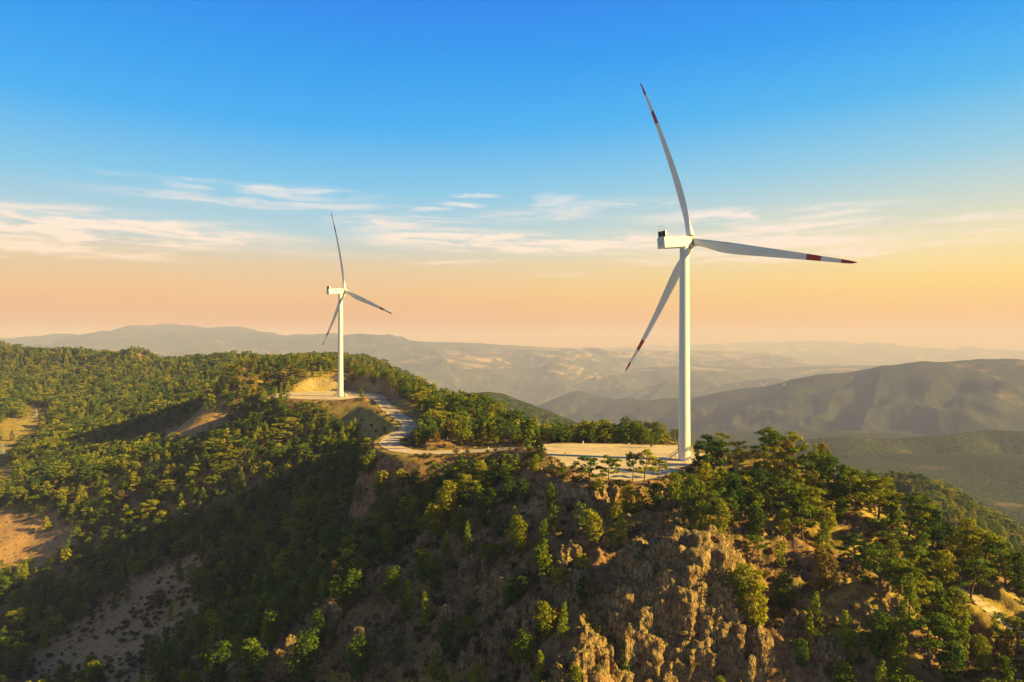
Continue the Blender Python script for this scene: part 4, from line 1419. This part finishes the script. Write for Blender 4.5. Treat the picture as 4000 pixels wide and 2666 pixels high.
crag_obj(2190, 1990, 7, 4, 3, 16, 'pale flat boulder on the brown ground below the pad', 16, .28)
crag_obj(2360, 1960, 8, 5, 5, 26, 'jagged outcrop around the twisted pine at the pad edge', 17, .28)
crag_obj(3240, 2560, 8, 5, 4, 22, 'shaded broken rocks at the bottom right of the cliff', 18, .3)
crag_obj(2930, 2560, 9, 5, 5, 24, 'dark outcrop at the foot of the slope right of the cliff', 19, .3)
crag_obj(3870, 2560, 9, 5, 3.5, 22, 'rocky bank beside the dirt track at lower right', 20, .28)
crag_obj(1720, 1665, 13, 9, 6, 30, 'sunlit rock knob among the pines beside the road bend', 21, .4)
crag_obj(1480, 2600, 12, 6, 5, 32, 'rough slabs in the shade at the bottom of the spur', 22, .32)
crag_obj(1760, 2430, 9, 5, 6, 26, 'upright slab cluster left of the middle slabs of the spur', 23, .3)
crag_obj(1420, 2060, 8, 4, 3, 18, 'low rocks on the bare strip above the wooded hollow', 24, .3)

for j_, (px, py, w_, h_g, n_, lab) in enumerate([
        (2020, 2440, 10, 6, 26, 'slanting slabs directly below the tall pale slabs'), (2240, 2330, 9, 6, 24, 'dark upright slabs touching the left foot of the big cliff'),
        (1850, 2240, 9, 5, 22, 'mossy outcrop in the upper middle of the spur'), (2060, 2240, 8, 5, 20, 'blocky outcrop above the tall pale slabs'),
        (1700, 2560, 11, 6, 28, 'ribbed outcrop near the bottom between two dark pines'), (2250, 2620, 11, 5, 28, 'rock ribs cut by the bottom edge left of the cliff'),
        (2600, 2600, 13, 5, 32, 'pale rubbly rock under the cliff at the bottom edge'), (2850, 2440, 8, 5, 20, 'rounded boulder pile at the right foot of the cliff'),
        (1380, 2560, 10, 6, 26, 'stepped slabs on the lower left flank of the spur'), (3120, 2440, 6, 4, 14, 'small ledge of rock among pines right of the cliff')]):
    crag_obj(px, py, w_, 6, h_g, n_, lab, 60 + j_, .34)

# loose stones as one mass
SXr, SYr = candidates(1.7, 130, 300, -30, 40)
k = RNG.rand(len(SXr)) < np.clip(.05 + crag(SXr, SYr) * .4 + .2 * fbm(SXr, SYr, 9, 3, 131), 0, .5)
k &= (poly_sd(SXr, SYr, pad_near) > 1.5) & (line_d(SXr, SYr, RM)[0] > 5)
SXr, SYr = SXr[k], SYr[k]


def stones_mesh():
    V = []; Fc = []
    zr = height(SXr, SYr)
    ico = [(0, 0, 1), (.89, 0, .45), (.28, .85, .45), (-.72, .53, .45), (-.72, -.53, .45), (.28, -.85, .45), (.72, .53, -.45), (-.28, .85, -.45), (-.89, 0, -.45), (-.28, -.85, -.45), (.72, -.53, -.45), (0, 0, -1)]
    fi = [(0, 1, 2), (0, 2, 3), (0, 3, 4), (0, 4, 5), (0, 5, 1), (1, 6, 2), (2, 7, 3), (3, 8, 4), (4, 9, 5), (5, 10, 1), (6, 7, 2), (7, 8, 3), (8, 9, 4), (9, 10, 5), (10, 6, 1), (11, 7, 6), (11, 8, 7), (11, 9, 8), (11, 10, 9), (11, 6, 10)]
    ico = np.array(ico); fi = np.array(fi)
    for i in range(len(SXr)):
        s = RNG.gamma(2.2, .22) + .15
        s *= .8
        sc = np.array([s * RNG.uniform(.6, 1.4), s * RNG.uniform(.6, 1.3), s * RNG.uniform(.5, 1.1)])
        v = ico * sc * RNG.uniform(.75, 1.2, (12, 1))
        v[:, 0] += v[:, 2] * .25
        V.append(v + np.array([SXr[i], SYr[i], zr[i] + s * .2])); Fc.append(fi + 12 * i)
    return mesh_np('loose_stones', np.concatenate(V), np.concatenate(Fc), M['rock'])


tag(obj('loose_stones', stones_mesh()), 'loose stones and rubble strewn over the spur', kind='stuff')

# ------------------------------------------------------------------ small things
def dead_tree(px, py, h, label, seed, tilt=0.0):
    h_ = hit(px, py)
    if h_ is None: return
    rs = np.random.RandomState(seed)
    root = empty('dead_tree', h_, label, 'dead tree', 'bleached dead trees')
    mb = MB()
    tip = Vector((tilt * h, 0, h * (1 - abs(tilt) * .5)))
    pts_ = [tip * t + Vector((.25 * math.sin(t * 6 + seed), .2 * math.cos(t * 5), 0)) for t in np.linspace(0, 1, 7)]
    pts_[0] -= Vector((0, 0, .5))
    mb.tube(pts_, [.2, .17, .14, .11, .08, .06, .03], 6)
    mb.build('trunk', M['dead'], root)
    mb = MB()
    for i in range(9):
        t = rs.uniform(.35, .95); s = tip * t; a = rs.uniform(0, 6.28); L = h * rs.uniform(.12, .3)
        e = s + Vector((math.cos(a) * L, math.sin(a) * L, L * rs.uniform(.1, .7)))
        mb.tube([s, (s + e) / 2 + Vector((0, 0, -.1)), e], [.06, .04, .015], 4)
    mb.build('branches', M['dead'], root)


dead_tree(3440, 2060, 4.5, 'leaning bleached dead tree on the right crest', 1, -.45)
dead_tree(3810, 2350, 5.0, 'fallen pale trunk jutting over the track bank', 2, -.8)
dead_tree(2350, 1945, 6.0, 'bare grey snag beside the twisted pine at the pad edge', 3, .3)
dead_tree(3440, 2290, 5.0, 'bare forked snag standing in the open right slope', 4, -.15)
dead_tree(1235, 1452, 6.0, 'thin bare tree on the knoll behind the far turbine', 5, .1)


def marker(px, py, label):
    h_ = hit(px, py)
    if h_ is None: return
    root = empty('marker_post', h_, label, 'marker post', 'white marker posts along the road and pads')
    mb = MB(); mb.box((0, 0, .55), (.42, .42, 1.3)); mb.build('post', M['white'], root)
    mb = MB(); mb.box((0, 0, 1.3), (.46, .46, .2)); mb.build('cap', M['red'], root)


for px, py, lab in [(1580, 1768, 'short white marker post on the outer side of the road bend'), (1748, 1720, 'short white marker post below the rock knob'),
                    (1802, 1766, 'short white marker post where the road meets the pines'), (1908, 1758, 'short white marker post between the bend and the pad'),
                    (2207, 1783, 'white marker post by the brown mound on the near pad'), (2278, 1736, 'white marker post at the back edge of the near pad'),
                    (2173, 1820, 'white marker post at the lower left corner of the near pad'), (1237, 1522, 'white marker post at the foot of the cut bank'),
                    (1510, 1617, 'white marker post beside the straight part of the road')]:
    marker(px, py, lab)
tx, ty = (1349 - 2000) / F * 531, 531
tb = empty('switch_cabinet', (tx, ty, PAD2_Z + .1), 'small white switch cabinet at the foot of the far turbine', 'cabinet')
mb = MB(); mb.box((0, 0, 1.0), (1.9, 1.5, 2.0)); mb.box((0, 0, 2.05), (2.1, 1.7, .12)); mb.build('housing', M['white'], tb)
mb = MB(); mb.box((0, -.77, 1.0), (1.3, .05, 1.6)); mb.build('door', M['steel'], tb)


def pylon(px, py, h, label):
    h_ = hit(px, py)
    if h_ is None: return
    root = empty('lattice_pylon', h_, label, 'pylon', 'lattice power pylons in the left valley')
    mb = MB(); w = h * .11
    cor = [(-1, -1), (1, -1), (1, 1), (-1, 1)]
    for (a, b) in cor:
        mb.bar((a * w, b * w, -.5), (a * w * .3, b * w * .3, h * .8), .22, .18, 4)
        mb.bar((a * w * .3, b * w * .3, h * .8), (0, 0, h), .18, .12, 4)
    for q in range(7):
        z0, z1 = h * .8 * q / 7, h * .8 * (q + 1) / 7
        w0, w1 = w * (1 - .7 * q / 7), w * (1 - .7 * (q + 1) / 7)
        for k_ in range(4):
            a, b = cor[k_], cor[(k_ + 1) % 4]
            mb.bar((a[0] * w0, a[1] * w0, z0), (b[0] * w1, b[1] * w1, z1), .1, n=4)
            mb.bar((b[0] * w0, b[1] * w0, z0), (a[0] * w1, a[1] * w1, z1), .1, n=4)
    mb.build('mast', M['steel'], root)
    for zz, L in ((.78, .24), (.68, .2)):
        mb = MB()
        mb.bar((-L * h, 0, h * zz), (L * h, 0, h * zz), .16, n=4); mb.bar((-L * h, 0, h * zz), (0, 0, h * (zz + .07)), .1, n=4); mb.bar((L * h, 0, h * zz), (0, 0, h * (zz + .07)), .1, n=4)
        for sx_ in (-1, 1): mb.bar((sx_ * L * h * .95, 0, h * zz), (sx_ * L * h * .95, 0, h * (zz - .06)), .12, n=4)
        mb.build('crossarm', M['steel'], root)
    return h_


p1 = pylon(141, 1638, 12.5, 'lattice pylon standing above the sunlit clearing at far left')
p2 = pylon(10, 1790, 15, 'lattice pylon at the left edge in the bright clearing')
if p1 and p2:
    mb = MB()
    for s in (-1, 1):
        a = Vector(p1) + Vector((s * 2.8, 0, 9.2)); b = Vector(p2) + Vector((s * 3.4, 0, 11.2))
        q = [a.lerp(b, t) - Vector((0, 0, 4 * t * (1 - t) * 2.5)) for t in np.linspace(0, 1, 9)]
        mb.tube(q, [.05] * 9, 4)
    tag(mb.build('power_line', M['steel']), 'pair of slack power lines between the two pylons', 'cable')

# far hamlets: small houses with pitched roofs
def house(x, y, z, s, rz, label, group):
    root = empty('house', (x, y, z), label, 'house', group, rz)
    mb = MB(); mb.box((0, 0, s * .25), (s, s * .7, s * .9)); mb.build('wall', M['wall'], root)
    V = [(-s * .55, -s * .42, s * .7), (s * .55, -s * .42, s * .7), (s * .55, s * .42, s * .7), (-s * .55, s * .42, s * .7), (-s * .5, 0, s * 1.0), (s * .5, 0, s * 1.0)]
    obj('roof', mesh_np('roof', V, [(0, 1, 5, 4), (2, 3, 4, 5), (1, 2, 5), (3, 0, 4), (3, 2, 1, 0)], M['roof']), root)


# hit on the analytic far terrain
def far_hit(px, py, y0=3800, y1=24000):
    ys = np.exp(np.linspace(math.log(y0), math.log(y1), 700))
    Xf = (px - 2000) / F * ys; Zf = (1333 - py) / F * ys
    H = height(Xf, ys, False)
    m_ = np.nonzero(H >= Zf)[0]
    if len(m_) == 0: return None
    return float(Xf[m_[0]]), float(ys[m_[0]]), float(H[m_[0]])


HAM = [(2780, 1503, 7, 40, 'the hamlet on the low ridge just right of the near tower'), (2870, 1503, 5, 36, 'the hamlet on the ridge between tower and big hill'),
       (3010, 1503, 9, 70, 'the village where the big right hill begins'), (2470, 1462, 8, 80, 'the village in the valley left of the near tower'), (1880, 1510, 8, 70, 'the village on the valley floor between the turbines'),
       (1790, 1490, 7, 60, 'the valley village closer to the far turbine')]
for hp, (px, py, n_, sp, txt) in enumerate(HAM):
    for j in range(n_):
        q = far_hit(px + random.uniform(-sp, sp) * .8, py + random.uniform(-5, 8))
        if q: house(q[0], q[1], q[2], random.uniform(9, 14), random.uniform(0, 3), 'tiny pale house in ' + txt, 'houses of ' + txt)

# ------------------------------------------------------------------ haze
def haze():
    mb = MB()
    zlo = float(TZ.min()) - 1.0
    ztop = max(float(TZ.max()), 112.0) + 15
    mb.box((0, 16000, (zlo + ztop) / 2), (76000, 37000, ztop - zlo))
    m, T = mat('valley haze')
    v = T.n('ShaderNodeVolumePrincipled', inp={'Color': (.44, .47, 1.0, 1), 'Absorption Color': (.86, .62, .85, 1), 'Density': 0.000105, 'Anisotropy': 0.0})
    o = T.n('ShaderNodeOutputMaterial')
    T.t.links.new(v.outputs[0], o.inputs['Volume'])
    tag(mb.build('haze', m), 'warm evening haze filling the valleys', kind='stuff')


haze()
